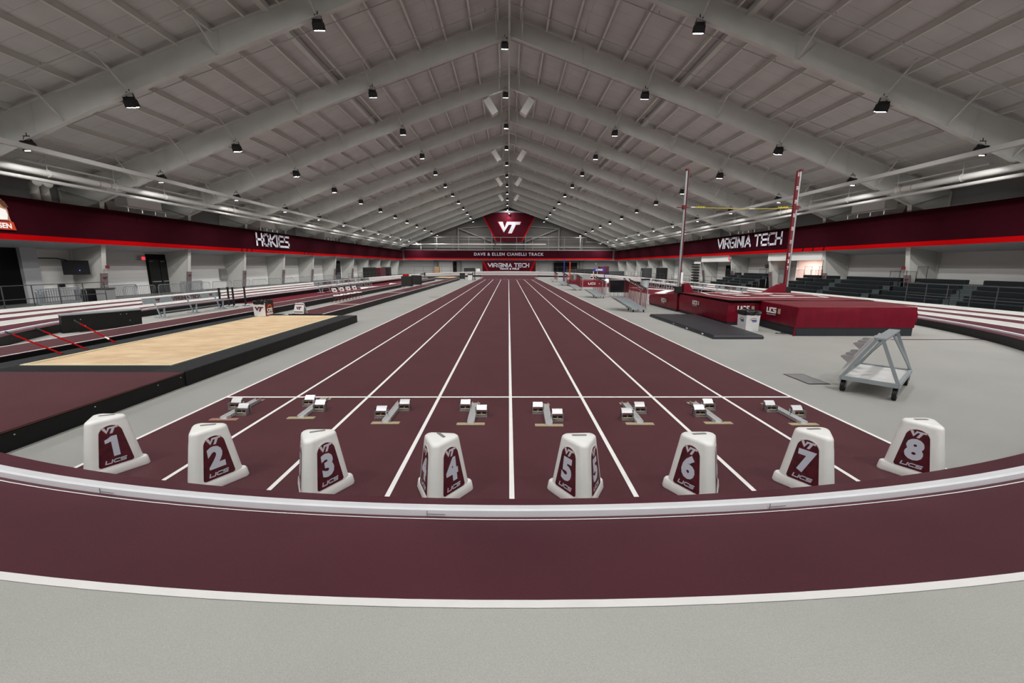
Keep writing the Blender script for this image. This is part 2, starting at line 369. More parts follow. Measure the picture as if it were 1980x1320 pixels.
# raised runways and sand pit
def side_block(name, x0, x1, y0, y1, h, top, label, edges=True, wood=False):
    t = thing(name, label, 'runway', ((x0+x1)/2, y0, 0)); hx = (x1-x0)/2; L = y1-y0
    mb = MB(); mb.box(-hx, hx, 0, L, 0, h-.012); mk('side_board', mb, 'blackskirt', t)
    mb = MB(); mb.box(-hx, hx, 0, L, h-.012, h); mk('running_surface', mb, top, t)
    if edges:
        for s in (-1, 1):
            mb = MB(); mb.box(s*(hx-.06)-.025, s*(hx-.06)+.025, 0, L, h, h+.003); mk('edge_line', mb, 'white', t)
    return t
side_block('jump_runway', -12.30, -10.92, 3.9+3.2, 62, .27, 'maroon', 'long raised maroon runway with white edge lines beside the left side of the oval')
st = side_block('jump_runway', -8.95, -7.5, 16.75, 64, .27, 'maroon', 'raised maroon runway leading away from the far end of the near sand pit')
for y in (4.2, 13.6, 26.0):
    mb = MB(); mb.box(-.7, .7, y, y+.12, .27, .275); mk('takeoff_board', mb, 'sandedge' if y < 5 else 'white', st)
t = thing('sand_pit', 'near sand pit framed by black rubber matting on a raised box', 'sand pit', (-8.1, 7.5, 0))
x0, x1, L = -2.15, 2.05, 8.85
mb = MB()
mb.box(x0, x1, 0, .5, 0, .27); mb.box(x0, x1, L-.25, L, 0, .27); mb.box(x0, -1.55, .5, L-.25, 0, .27); mb.box(1.42, x1, .5, L-.25, 0, .27)
mk('rubber_border', mb, 'rubbermat' if 'rubbermat' in MT else 'matblack', t)
# ribbed mat texture as real ridges
mb = MB()
y = .03
while y < L-.3:
    mb.box(1.45, x1-.02, y, y+.02, .27, .278); mb.box(x0+.02, -1.58, y, y+.02, .27, .278); y += .06
x = -1.55
while x < 1.42:
    mb.box(x, x+.02, .02, .46, .27, .278); x += .06
mk('mat_ribs', mb, 'darkgrey', t)
mb = MB()
for (a, b, c, d) in ((-1.55,1.42,.5,.55),(-1.55,1.42,L-.30,L-.25),(-1.55,-1.50,.55,L-.3),(1.37,1.42,.55,L-.3)): mb.box(a, b, c, d, .2, .285)
mk('kerb_frame', mb, 'sandedge', t)
mb = MB(); nx, ny = 24, 60; vs = []; fs = []
for j in range(ny+1):
    for i in range(nx+1):
        X = -1.5 + 2.87*i/nx; Y = .55 + (L-.85)*j/ny
        z = .262 + .012*math.sin(X*2.1+Y*.9)*math.sin(Y*1.3) + random.uniform(-.004, .004); vs.append((X, Y, z))
for j in range(ny):
    for i in range(nx): a = j*(nx+1)+i; fs.append((a, a+1, a+nx+2, a+nx+1))
mb.add(vs, fs); so = mk('sand', mb, 'sand', t, smooth=True)
mb = MB(); mb.box(x1, x1+.015, 0, L, .0, .265); mb.box(x0, x1, L, L+.015, 0, .265); mk('side_skirt', mb, 'blackskirt', t)
t2 = thing('jump_runway', 'wide raised maroon landing platform in front of the near sand pit with black board side', 'runway', (-8.1, 3.9, 0))
mb = MB(); mb.box(-2.15, 2.0, 0, 3.59, 0, .255); mk('side_board', mb, 'dark', t2)
mb = MB(); mb.box(-2.15, 2.04, 0, 3.59, .245, .255); mk('plywood_edge', mb, 'wood', t2)
mb = MB(); mb.box(-2.15, 2.05, 0, 3.59, .255, .27); mk('running_surface', mb, 'maroon', t2)
mb = MB(); mb.box(2.0, 2.045, 0, 3.59, .0, .238); mk('fascia', mb, 'blackskirt', t2)
for y in (.9, 1.9, 3.0, 3.5): mb = MB(); mb.sphere((2.05, y, .19), .009, 8, 6); mk('screw', mb, 'alulight', t2)
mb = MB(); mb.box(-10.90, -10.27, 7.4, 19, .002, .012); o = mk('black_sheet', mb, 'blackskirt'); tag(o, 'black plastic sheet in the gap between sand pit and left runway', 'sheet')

# ------------------------------------------------------------------ building shell
FR = [28.7 + 7.62*k for k in range(-5, 11)]   # frame positions
YE = 112.5; YN = -17.0
def roofz(x): return 17.5 - .345*abs(x)
mb = MB()
for s in (-1, 1): mb.add([(0,YN,17.5),(s*30,YN,roofz(30)),(s*30,YE,roofz(30)),(0,YE,17.5)], [(0,1,2,3)])
struct('ceiling', mb, 'deck', 'pale roof deck of the gabled hall')
TOPP = [(0,17.25),(29.4,17.25-.345*29.4)]
BOT = [(0,16.2),(9,13.1),(17.7,9.95),(22.6,8.0),(26.85,6.25)]
def frame_mesh(Y):
    mb = MB()
    for s in (-1, 1):
        poly = [(0,17.25),(29.4,7.107),(29.4,-.12),(27.75,-.12),(26.85,6.25),(22.6,8.0),(17.7,9.95),(9,13.1),(0,16.2)]
        if s < 0: poly = [(-x, z) for x, z in poly][::-1]
        n = len(poly); t = .015
        mb.add([(x, Y-t, z) for x, z in poly] + [(x, Y+t, z) for x, z in poly],
               [tuple(range(n)), tuple(range(n, 2*n))[::-1]] + [(k, (k+1)%n, n+(k+1)%n, n+k) for k in range(n)])
        pl = BOT + [(27.75,-.12)]
        for (a, b) in zip(pl[:-1], pl[1:]):
            w = .32
            d = Vector((s*(b[0]-a[0]), 0, b[1]-a[1])).normalized(); nrm = Vector((d.z, 0, -d.x)); 
            mb.bar((s*a[0], Y, a[1]), (s*b[0], Y, b[1]), .28, .03, upv=(0,0,1)) if abs(d.z) < .9 else mb.bar((s*a[0], Y, a[1]), (s*b[0], Y, b[1]), .03, w, upv=(0,1,0))
        mb.bar((0,Y,17.25), (s*29.4,Y,7.107), .32, .03)
        mb.bar((s*29.4,Y,-.12), (s*29.4,Y,7.1), .03, .32, upv=(0,1,0))
        for xs in (4.6, 13.2, 22.2):
            zt = 17.25-.345*xs; 
            zb = next(a[1] + (b[1]-a[1])*(xs-a[0])/(b[0]-a[0]) for a, b in zip(BOT[:-1], BOT[1:]) if a[0] <= xs <= b[0])
            mb.bar((s*xs, Y-.02, zb), (s*xs, Y-.02, zt), .02, .06, upv=(0,1,0))
        mb.bar((s*26.85,Y,6.25), (s*29.4,Y,7.0), .28, .02)
        mb.bar((s*26.85,Y-.02,6.25), (s*25.6,Y-.02,8.3), .05, .04)
    mb.bar((0,Y,16.1), (0,Y,17.3), .05, .3, upv=(0,1,0))
    return mb
BRX = (8.7, 13.3, 17.6, 20.8, 24.3)
def beam_bot(xs): return next(a[1] + (b[1]-a[1])*(xs-a[0])/(b[0]-a[0]) for a, b in zip(BOT[:-1], BOT[1:]) if a[0] <= xs <= b[0])
proto = None
for k, Y in enumerate(FR):
    if proto is None:
        fo = struct('roof_frame', frame_mesh(0), 'beam'); proto = fo
        for s in (-1, 1):
            for xs in BRX:
                b = MB(); b.bar((s*xs, 0, beam_bot(xs)+.05), (s*(xs+.1), -1.35, roofz(xs+.1)-.28), .05, .05); mk('flange_brace', b, 'beam', fo)
            b = MB(); b.bar((s*.8, 0, 16.0), (s*.8, -1.2, 17.0), .05, .05); mk('flange_brace', b, 'beam', fo)
        fo.location.y = Y
    else:
        fo = proto.copy(); COL.objects.link(fo); fo.location.y = Y
        for ch in list(proto.children): c = ch.copy(); COL.objects.link(c); c.parent = fo
    fo['label'] = 'white tapered steel portal frame carrying the roof'; fo['group'] = 'portal frames of the hall'
pxs = [.7 + 1.6*k for k in range(18)]
for s in (-1, 1):
    for xs in pxs:
        mb = MB(); z = roofz(xs)
        mb.box(s*xs-.015, s*xs+.015, YN, YE, z-.27, z); mb.box(s*xs-.055, s*xs+.055, YN, YE, z-.275, z-.255)
        struct('roof_purlin', mb, 'purlin', 'light steel purlin running the length of the roof')
    mb = MB(); z = roofz(10.9); mb.box(s*10.9-.16, s*10.9+.16, YN, YE, z-.36, z-.1); struct('roof_purlin', mb, 'beam', 'wide steel strut running the length of the roof')
mb = MB(); mb.tube([(0,YN,16.02),(0,YE-4,16.02)], .06, 8); o = mk('ridge_pipe', mb, 'beam'); tag(o, 'thin pipe running along the ridge of the roof under the frames', 'pipe')
# sprinkler lines, two per bay
n = 0
for k, Y in enumerate(FR[:-1]):
    for dy in (1.9, 5.6):
        mb = MB()
        for s in (-1, 1):
            mb.tube([(0,0,roofz(0)-.55),(s*25.5,0,roofz(25.5)-.5)], .022, 6)
            for j in range(9):
                xs = 1.4+3*j; mb.tube([(s*xs,0,roofz(xs)-.56),(s*xs,0,roofz(xs)-.42)], .012, 5); mb.sphere((s*xs,0,roofz(xs)-.40), .03, 6, 4)
        o = mk('sprinkler_pipe', mb, 'pipe', loc=(0, Y+dy, 0))
        tag(o, 'thin sprinkler pipe under the roof slopes, %s from the near wall' % (ORD[n] if n < 20 else 'twenty-' + ('first','second','third','fourth','fifth','sixth','seventh','eighth','ninth')[n-21] if 20 < n < 30 else ('twentieth-and-one' if n == 20 else 'thirtieth')), 'pipe', 'sprinkler pipes below the roof'); n += 1
# walls
hY0, hY1 = 39.3, 42.8
def wall_side(s):
    X = s*29.45; mb = MB()
    if s > 0:
        segs = [(YN, hY0, -.12, 3.9), (hY0, hY1, 2.9, 3.9), (hY1, YE, -.12, 3.9)]
    else: segs = [(YN, YE, -.12, 3.9)]
    for a, b, c, d in segs: mb.box(min(X, X+s*.2), max(X, X+s*.2), a, b, c, d)
    struct('wall_right' if s > 0 else 'wall_left', mb, 'sidewall', 'painted block side wall')
    mb = MB(); mb.box(min(s*29.5, s*29.7), max(s*29.5, s*29.7), YN, YE, 3.9, 7.6); struct('wall_upper_right' if s > 0 else 'wall_upper_left', mb, 'upperwall', 'upper side wall above the banner, shade of its openings painted dark')
    # soffit and slab between the columns
    mb = MB(); a, b = s*26.95, s*29.5
    mb.add([(a,YN,3.55),(b,YN,3.15),(b,YE,3.15),(a,YE,3.55),(a,YN,3.95),(b,YN,3.95),(b,YE,3.95),(a,YE,3.95)], [(0,1,2,3),(4,5,6,7),(0,1,5,4),(3,2,6,7),(0,3,7,4),(1,2,6,5)])
    struct('ceiling', mb, 'soffit', 'grey sloping soffit between the wall columns')
    mb = MB(); mb.box(min(s*28.4,s*28.7), max(s*28.4,s*28.7), YN, YE, 5.75, 6.05); struct('trim_%d' % (1 if s < 0 else 2), mb, 'purlin', 'pale girt above the banner')
for s in (-1, 1): wall_side(s)
mb = MB(); mb.box(-30, 30, YE, YE+.2, -.12, 17.6); struct('wall_back', mb, 'endwall', 'far gable wall with grey metal siding above white block')
mb = MB(); mb.box(-30, 30, YN-.2, YN, -.12, 17.6); struct('wall_front', mb, 'endwall', 'near gable wall behind the camera')
# lit side room on the right
mb = MB(); mb.box(29.65, 33.5, hY0-.1, hY0, -.12, 3); mb.box(29.65, 33.5, hY1, hY1+.1, -.12, 3); mb.box(33.5, 33.6, hY0-.1, hY1+.1, -.12, 3); mb.box(29.65, 33.6, hY0-.1, hY1+.1, 2.9, 3.0); mb.box(29.6, 33.6, hY0-.1, hY1+.1, -.2, -.12)
struct('wall_side_room', mb, 'pink', 'small lit lobby opening off the right wall')
t = thing('ceiling_light', 'round recessed light in the pink lit lobby at the right', 'light', (31.2, 41.2, 2.9))
mb = MB(); mb.cyl((0,0,-.01), (0,0,1), .12, .02); mk('lens', mb, 'floodlens_small', t)
ld = bpy.data.lights.new('lamp', 'AREA'); ld.shape = 'DISK'; ld.size = .25; ld.energy = 170; ld.color = (1, .86, .8); lo = bpy.data.objects.new('bulb', ld); COL.objects.link(lo); lo.parent = t; lo.location.z = -.04
# header beams between right columns
for (a, b) in ((36.35, 43.9), (51.6, 59.1)):
    mb = MB(); mb.box(27.1, 27.4, a, b, 2.75, 3.55); struct('wall_header', mb, 'wallwhite', 'white header panel spanning between two right columns')
# end wall framing
mb = MB()
for s in (-1, 1):
    for xs in (4.4, 13.2, 19.3): mb.bar((s*xs, YE-.6, 3.5), (s*xs, YE-.6, roofz(xs)-1.1), .35, .35, upv=(0,1,0))
    mb.bar((s*13.2, YE-.8, roofz(13.2)-1.2), (s*4.6, YE-.8, 8.4), .3, .3); mb.bar((s*13.2, YE-.8, roofz(13.2)-1.3), (s*5, YE-.8, 12.3), .2, .2)
    for xs in (13.2, 19.3): mb.box(s*xs-.5, s*xs+.5, YE-1.3, YE-.5, -.1, 3.6)
for z in (8.9, 9.7): mb.bar((-24, YE-.9, z), (24, YE-.9, z), .1, .1)
for z in (6.1, 6.9): mb.bar((-27, YE-.9, z), (27, YE-.9, z), .2, .3)
struct('trim_3', mb, 'steeldim', 'steel posts and braces of the far gable wall')
mb = MB(); mb.box(-27, 27, 107.6, YE, 3.5, 3.7); struct('trim_4', mb, 'soffit', 'mezzanine slab at the far end')

# ------------------------------------------------------------------ hung pipes and rails along both sides
for s in (-1, 1):
    nm = 'left' if s < 0 else 'right'
    mb = MB(); mb.box(-.11, .11, YN, 104, -.11, .11); o = mk('hanging_rail', mb, 'pipe', loc=(s*22.0, 0, 7.48)); tag(o, 'square white rail hung along the %s side of the roof' % nm, 'rail')
    t = thing('overhead_pipe', 'thick white pipe hung along the %s side above the banner' % nm, 'pipe', (s*24.5, 0, 6.95))
    mb = MB(); mb.tube([(0,YN,0),(0,104,0)], .17, 14); mk('pipe_run', mb, 'pipe', t, smooth=True)
    for j in range(24):
        y = 12 + j*3.81; mb = MB(); mb.cyl((0,y,0), (0,1,0), .195, .09, 14); mb.bar((0,y,.17), (0,y,1.2), .02, .02); mk('hanger', mb, 'pipe', t)
    for k in range(6):
        for d in (-.35, .35): mb = MB(); mb.cyl((0, 26.5+7.62*k*1.5+d, 0), (0,1,0), .178, .04, 14); mk('label_band', mb, 'wood', t)
    mb = MB(); mb.tube([(s*24.75,YN,6.6),(s*24.75,104,6.6)], .1, 10); o = mk('overhead_pipe', mb, 'pipe', smooth=True); tag(o, 'thinner white pipe under the thick pipe on the %s side' % nm, 'pipe')
    mb = MB()
    for k in range(15):
        y = YN+2+k*7.62; mb.box(s*25.6-.12, s*25.6+.12, y, y+6.9, 7.55, 7.63); mb.bar((s*25.2, y+1, 7.9), (s*25.9, y+1, 7.55), .04); mb.bar((s*25.2, y+5.5, 7.9), (s*25.9, y+5.5, 7.55), .04)
    o = mk('cable_tray', mb, 'purlin'); tag(o, 'narrow grey cable tray beside the thick pipe on the %s side' % nm, 'cable tray')
    for j in range(6):
        y = 31.0 + 15.24*j if j else 31.0
        if y > 100: continue
        t = thing('air_handler', 'white ducted air unit above the %s banner, %s from the camera' % (nm, ORD[j]), 'air unit', (s*26.3, y, 6.35), 0, 'air units above the banners')
        mb = MB(); mb.bbox(-.45, .45, -1.5, 1.3, -.2, .4, .02); mk('casing', mb, 'speaker', t)
        mb = MB(); P = [(-.4,-1.25),(.6,-1.25),(.6,1.0),(-.4,1.0)]
        mb.add([(s*1.3, -.9, -.9), (s*1.3, .9, -.9), (s*1.3, 1.1, .2), (s*1.3, -1.3, .2), (s*2.0, -.9, -.9), (s*2.0, .9, -.9), (s*2.0, 1.1, .2), (s*2.0, -1.3, .2)], [(0,1,2,3),(4,5,6,7),(0,1,5,4),(1,2,6,5),(2,3,7,6),(3,0,4,7)])
        mk('duct', mb, 'speaker', t)
        mb = MB(); mb.tube([(-.5*s, -1.8, -.3), (-.5*s, 1.6, -.3)], .03, 6)
        for yy in (-1.6, -.5, .6, 1.5): mb.tube([(-.5*s, yy, -.3), (-.5*s, yy, -.6)], .03, 6)
        mk('pipework', mb, 'pipe', t)
# vertical ducts dropping behind the left banner near the camera
for i, y in enumerate((25.2, 25.75)):
    mb = MB(); mb.tube([(0,0,0),(0,0,1.0),(.25,-.25,1.35),(.9,-.6,1.45)], .21, 14); o = mk('duct_pipe', mb, 'purlin', smooth=True, loc=(-27.3, y, 5.3)); tag(o, ('nearer' if i == 0 else 'farther') + ' of two fat vertical ducts dropping behind the left banner', 'duct')
# ------------------------------------------------------------------ floodlights
t = thing('floodlight', 'x', 'floodlight', (0,0,0), 0, 'floodlights under the roof frames')
mb = MB(); mb.bar((-.2,0,.14), (-.13,0,.42), .012, .07, upv=(0,1,0)); mb.bar((.2,0,.14), (.13,0,.42), .012, .07, upv=(0,1,0)); mb.box(-.15, .15, -.05, .05, .41, .44); mb.cyl((0,0,.5), (0,0,1), .03, .14, 8); mk('bracket', mb, 'rubber', t)
mb = MB(); mb.loft([[(-.23,-.17,-.18),(.23,-.17,-.18),(.23,.17,-.18),(-.23,.17,-.18)],[(-.22,-.16,.1),(.22,-.16,.1),(.22,.16,.1),(-.22,.16,.1)],[(-.13,-.09,.22),(.13,-.09,.22),(.13,.09,.22),(-.13,.09,.22)]])
for i in range(7): mb.box(-.19+.063*i-.004, -.19+.063*i+.004, -.13, .13, .1, .24)
mk('housing', mb, 'rubber', t)
mb = MB(); mb.box(-.19, .19, -.13, .13, -.20, -.178); mk('lens', mb, 'lens', t)
ld = bpy.data.lights.new('floodlight', 'AREA'); ld.shape = 'RECTANGLE'; ld.size = .36; ld.size_y = .26; ld.energy = LAMP_W; ld.color = (1.0, .975, .95); ld.spread = R(SPREAD)
lo = bpy.data.objects.new('bulb', ld); COL.objects.link(lo); lo.parent = t; lo.location = (0, 0, -.215)
for c in t.children: c.rotation_euler = (R(24), 0, 0) if c.name.split('.')[0] != 'bracket' else (0, 0, 0)
for c in t.children:
    if c.name.startswith('bulb'): c.location = Matrix.Rotation(R(20), 3, 'X') @ Vector((0, 0, -.215))
flood = t; used = False
ROWN = {-22.7:'left hung rail', -17.6:'outer left row', -8.65:'inner left row', -.28:'ridge', 8.65:'inner right row', 17.6:'outer right row', 22.7:'right hung rail'}
RZ = {22.7: 7.72, 17.6: 9.62, 8.65: 12.88, .28: 15.7}
vis = {}
for Y in FR:
    for xs, rn in ROWN.items():
        lab = None
        # which are inside the picture: count from the nearest one shown
        v = Vector((xs, Y, RZ[abs(xs)])) - CAMP; dd = v.dot(fw); px = 990 + F*v.dot(rt2)/max(dd, .01); py = 660 - F*v.dot(up2)/max(dd, .01)
        inn = dd > 0 and 0 < px < 1980 and 0 < py < 1320
        if inn: vis[rn] = vis.get(rn, 0) + 1; lab = 'black floodlight of the %s, %s from the camera' % (rn if rn == 'ridge' or 'rail' in rn else rn, ORD[vis[rn]-1])
        else: lab = 'black floodlight over the near end of the hall, behind or above the picture'
        if not used: flood['label'] = lab; flood.location = (xs, Y, RZ[abs(xs)]); used = True
        else: dup(flood, (xs, Y, RZ[abs(xs)]), 0, lab)
# ridge loudspeakers
t0 = None
for k, fi in enumerate((6, 8, 10, 12)):
    for s in (-1, 1):
        lab = 'grey tilted roof loudspeaker %s of the ridge, %s pair from the camera' % ('left' if s < 0 else 'right', ORD[k])
        t = thing('roof_speaker', lab, 'speaker', (s*1.5, FR[fi]+.1, 14.85), 0, 'loudspeakers hung from the ridge')
        mb = MB(); P = [Vector(p) for p in ((-.28,-.32,-.7),(.28,-.32,-.7),(.28,.32,-.7),(-.28,.32,-.7),(-.28,-.32,.6),(.28,-.32,.6),(.28,.32,.6),(-.28,.32,.6))]
        Mr = Matrix.Rotation(s*R(33), 4, 'Y'); mb.add([Mr @ p for p in P], [(3,2,1,0),(4,5,6,7),(0,1,5,4),(1,2,6,5),(2,3,7,6),(3,0,4,7)]); mk('cabinet', mb, 'speaker', t)
        mb = MB(); mb.bar((s*.1,0,.95), (s*.75,0,.72), .07); mb.bar((s*.35,0,.5), (s*.4,0,.85), .03); mb.bar((-s*.3,0,-.5), (-s*1.1,0,1.2), .015); mk('bracket', mb, 'rubber', t)

# ------------------------------------------------------------------ banners
def banner(name, label, O, xd, L, z0, z1, slashes, ripple=.05):
    """cloth banner hanging in the plane through O along xd; normal faces the hall"""
    t = thing(name, label, 'banner', O); x = Vector(xd)
    n = Vector((0,0,1)).cross(x); n = -n  # towards reader
    nu, nv = int(L/.8), 6; vs = []; fs = []
    for i in range(nu+1):
        for j in range(nv+1):
            u = L*i/nu; v = j/nv
            d = ripple*(math.sin(u*.9)*.5 + math.sin(u*2.3+v*2)*.3*(v) + .4*math.sin(u*.27+1)*math.sin(v*3))
            p = x*u + n*d; vs.append((p.x, p.y, z0 + .3 + (z1-z0-.3)*v))
    for i in range(nu):
        for j in range(nv): a = i*(nv+1)+j; fs.append((a, a+1, a+nv+2, a+nv+1))
    mb = MB().add(vs, fs); mk('cloth', mb, 'banner', t, smooth=True)
    # red hem with slanted gaps
    mb = MB(); mb2 = MB(); cuts = sorted(slashes); u0 = 0
    def seg(a, b, M_, sl0=True):
        k = max(1, int((b-a)/.8))
        for i in range(k):
            ua = a + (b-a)*i/k; ub = a + (b-a)*(i+1)/k; q = []
            for u, zz in ((ua, 0), (ub, 0), (ub, .3), (ua, .3)):
                d = ripple*math.sin(u*.9)*.5
                p = x*(u + (zz*.35)) + n*d; q.append((p.x, p.y, z0+zz))
            M_.add(q, [(0,1,2,3)])
    for c in cuts: seg(u0, c, mb); mb2 = MB(); seg(c, c+.16, mb2); mk('hem_gap', mb2, 'banner', t); u0 = c+.16
    seg(u0, L, mb); mk('red_hem', mb, 'red', t)
    return t, n
# left: x runs from near to far (-> +Y); reader is on +X side
bl, n = banner('banner', 'long dark maroon banner along the left side reading HOKIES', (-26.75, -14, 0), (0,1,0), 120.7, 3.52, 5.82, [14+42.5, 14+43.3, 14+44.1, 14+55.5, 14+56.5, 14+57.5])
Ml = lambda y, z: Matrix.Translation((.14, y+14, z)) @ Matrix(((0,0,1,0),(1,0,0,0),(0,1,0,0),(0,0,0,1)))
block_text('lettering', 'HOKIES', 1.38, 6.6, 'lettering', Ml(48.4, 4.88), bl, stroke=.17, gap=.16, t=.02)
# athlete picture: two running figures above an orange name strip
A = []
def blob(mbx, pts, dx): mbx.add([(.10+dx, 14+p[0], p[1]) for p in pts], [tuple(range(len(pts)))])
mb = MB(); blob(mb, [(21.5,5.55),(22.9,5.6),(23.05,5.35),(23.1,5.0),(23.1,4.8),(23.15,4.5),(23.2,4.42),(21.5,4.42)], 0); mk('athlete_skin', mb, 'skin', bl)
mb = MB(); blob(mb, [(22.2,5.05),(22.6,5.2),(23.0,5.05),(23.05,4.8),(23.0,4.55),(22.4,4.5)], .02); mk('athlete_shirt', mb, 'white', bl)
mb = MB(); blob(mb, [(22.1,5.5),(22.6,5.62),(23.0,5.5),(23.15,5.2),(22.95,5.15),(22.8,5.35),(22.4,5.4)], .02); mk('athlete_hair', mb, 'hair', bl)
mb = MB(); blob(mb, [(22.3,4.5),(23.05,4.5),(23.12,4.36),(22.3,4.36)], .03); mk('athlete_shorts', mb, 'decal', bl)
mb = MB(); blob(mb, [(19,4.0),(23.3,4.02),(23.22,4.44),(19,4.40)], .035); mk('name_strip', mb, 'brightorange', bl)
text('name_lettering', 'XSEN', .36, 'white', Ml(22.68, 4.21) @ Matrix.Translation((0,0,.02)), bl, bold=.03, sx=.95)
Or = (26.75, 106.7, 0)
brn, n = banner('banner', 'long dark maroon banner along the right side reading VIRGINIA TECH', Or, (0,-1,0), 120.7, 3.52, 5.82, [106.7-64.2, 106.7-63, 106.7-62, 106.7-38.5, 106.7-37.2, 106.7-35.9])
Mr_ = lambda y, z: Matrix.Translation((-.14, y-106.7, z)) @ Matrix(((0,0,-1,0),(-1,0,0,0),(0,1,0,0),(0,0,0,1)))
block_text('lettering', 'VIRGINIA TECH', 1.28, 12.6, 'lettering', Mr_(47.5, 4.93), brn, stroke=.165, gap=.17, t=.02)
be, n = banner('banner', 'dark maroon banner across the far end reading DAVE & ELLEN CIANELLI TRACK', (-26.4, 107.1, 0), (1,0,0), 52.8, 3.72, 5.9, [18.9, 21.4, 23.4])
text('lettering', 'DAVE & ELLEN CIANELLI TRACK', 1.02, 'grey_letter', frame_m((26.4, -.12, 4.95), (1,0,0), (0,0,1)), be, bold=.03, sx=1.0, spacing=1.22)
# trapezoid sign
t = thing('hanging_sign', 'large maroon trapezoid sign with white VT letters under the ridge at the far end', 'sign', (.1, 107, 0))
mb = MB(); mb.prism([(-3.15,8.1),(3.15,8.1),(6.8,15.0),(-6.8,15.0)], .15, frame_m((0,.1,0), (1,0,0), (0,0,1))); mk('panel', mb, 'sign', t)
mb = MB(); mb.bar((-6.8,-.1,15), (-3.15,-.1,8.1), .25, .06, upv=(0,1,0)); mb.bar((6.8,-.1,15), (3.15,-.1,8.1), .25, .06, upv=(0,1,0)); mk('red_border', mb, 'red', t)
vt_logo('logo_edge', 6.2, 'red', frame_m((.1,-.07,11.45), (1,0,0), (0,0,1)), t, t=.02)
vt_logo('logo', 5.7, 'lettering', frame_m((.1,-.11,11.5), (1,0,0), (0,0,1)), t, t=.04)
mb = MB(); mb.tube([(-5.7,0,15.35),(5.7,0,15.35)], .3, 12); mk('roller_case', mb, 'midgrey', t, smooth=True)
t = thing('spotlight', 'small spotlight shining down on the top of the trapezoid sign', 'light', (.1, 106.2, 14.75))
mb = MB(); mb.box(-.15, .15, -.1, .1, 0, .2); mb.bar((0,0,.2), (0,.55,.6), .04); mk('housing', mb, 'rubber', t)
mb = MB(); mb.box(-.13, .13, -.09, .09, -.03, 0); mk('lens', mb, 'floodlens_small', t)
ld = bpy.data.lights.new('spot', 'SPOT'); ld.energy = 260; ld.spot_size = R(60); ld.spot_blend = .6; ld.shadow_soft_size = .1; ld.color = (1,.85,.95)
lo = bpy.data.objects.new('bulb', ld); COL.objects.link(lo); lo.parent = t; lo.location = (0, 0, -.1); lo.rotation_euler = (R(35), 0, 0)
for i, x in enumerate((-1.5, .1, 1.7)):
    t = thing('roof_speaker', '%s of the three black loudspeakers in a row above the trapezoid sign' % ('left','middle','right')[i] , 'speaker', (x, 106.8, 16.0))
    mb = MB(); mb.bbox(-.62, .62, -.4, .4, 0, 1.35, .05); mk('cabinet', mb, 'rubber', t)
    mb = MB(); mb.box(-.5, .5, -.43, -.40, .12, 1.2); mk('grille', mb, 'dark', t)
# lower sign
t = thing('wall_sign', 'maroon sign reading VIRGINIA TECH TRACK & FIELD behind the far bend', 'sign', (.1, 106.6, 0))
mb = MB(); mb.box(-6.75, 6.75, 0, .2, -.1, 3.3); mk('panel', mb, 'sign', t)
mb = MB()
for s in (-1, 1): mb.bar((s*6.6,-.03,3.25), (s*5.0,-.03,.0), .28, .04, upv=(0,1,0))
mk('red_stripe', mb, 'red', t)
block_text('lettering', 'VIRGINIA TECH', 1.05, 10.4, 'lettering', frame_m((-.1,-.05,2.25), (1,0,0), (0,0,1)), t, stroke=.17, gap=.2, t=.03)
text('small_lettering', 'TRACK & FIELD', .58, 'lettering', frame_m((.1,-.05,1.35), (1,0,0), (0,0,1)), t, bold=.04, sx=1.1, spacing=1.15)
mb = MB(); mb.tube([(-26,105.9,7.35),(-3.5,105.9,7.35)], .16, 10); mb.tube([(-3.2,105.9,7.35),(9.3,105.9,7.35)], .16, 10); o = mk('overhead_pipe', mb, 'pipe', smooth=True); tag(o, 'white pipe crossing the far end above the banner', 'pipe')
t = thing('catwalk_railing', 'thin railing of the mezzanine walkway across the far end', 'railing', (0, 106.5, 6.0))
mb = MB(); mb.tube([(-22,0,3.1),(19.5,0,3.1),(19.5,0,2.0),(24,0,2.0)], .06, 6); mk('top_rail', mb, 'steeldim', t)
for x in range(-22, 20, 4):
    mb = MB(); mb.tube([(x,0,0),(x,0,3.1)], .05, 6); mk('post', mb, 'steeldim', t)

# ------------------------------------------------------------------ column pads
pp = None
for k, Y in enumerate(FR[4:]):
    for s in (-1, 1):
        lab = 'brown pad with VT mark around the foot of the %s %s column' % (ORD[k], 'left' if s < 0 else 'right')
        if Y > 75: continue
        t = thing('column_pad', lab, 'column pad', (s*27.52, Y, -.12), PI if s > 0 else 0, 'pads around the wall columns')
        mb = MB(); mb.loft([[(-.18,-.22,0),(-.18,.22,0),(-.30,.22,0),(-.30,-.22,0)],[(.07,-.22,1.75),(.07,.22,1.75),(-.05,.22,1.75),(-.05,-.22,1.75)]]); mk('pad', mb, 'pad', t)
        vt_logo('logo', .34, 'decal', frame_m((.035,0,1.42), (0,1,0), (.143,0,1)), t)

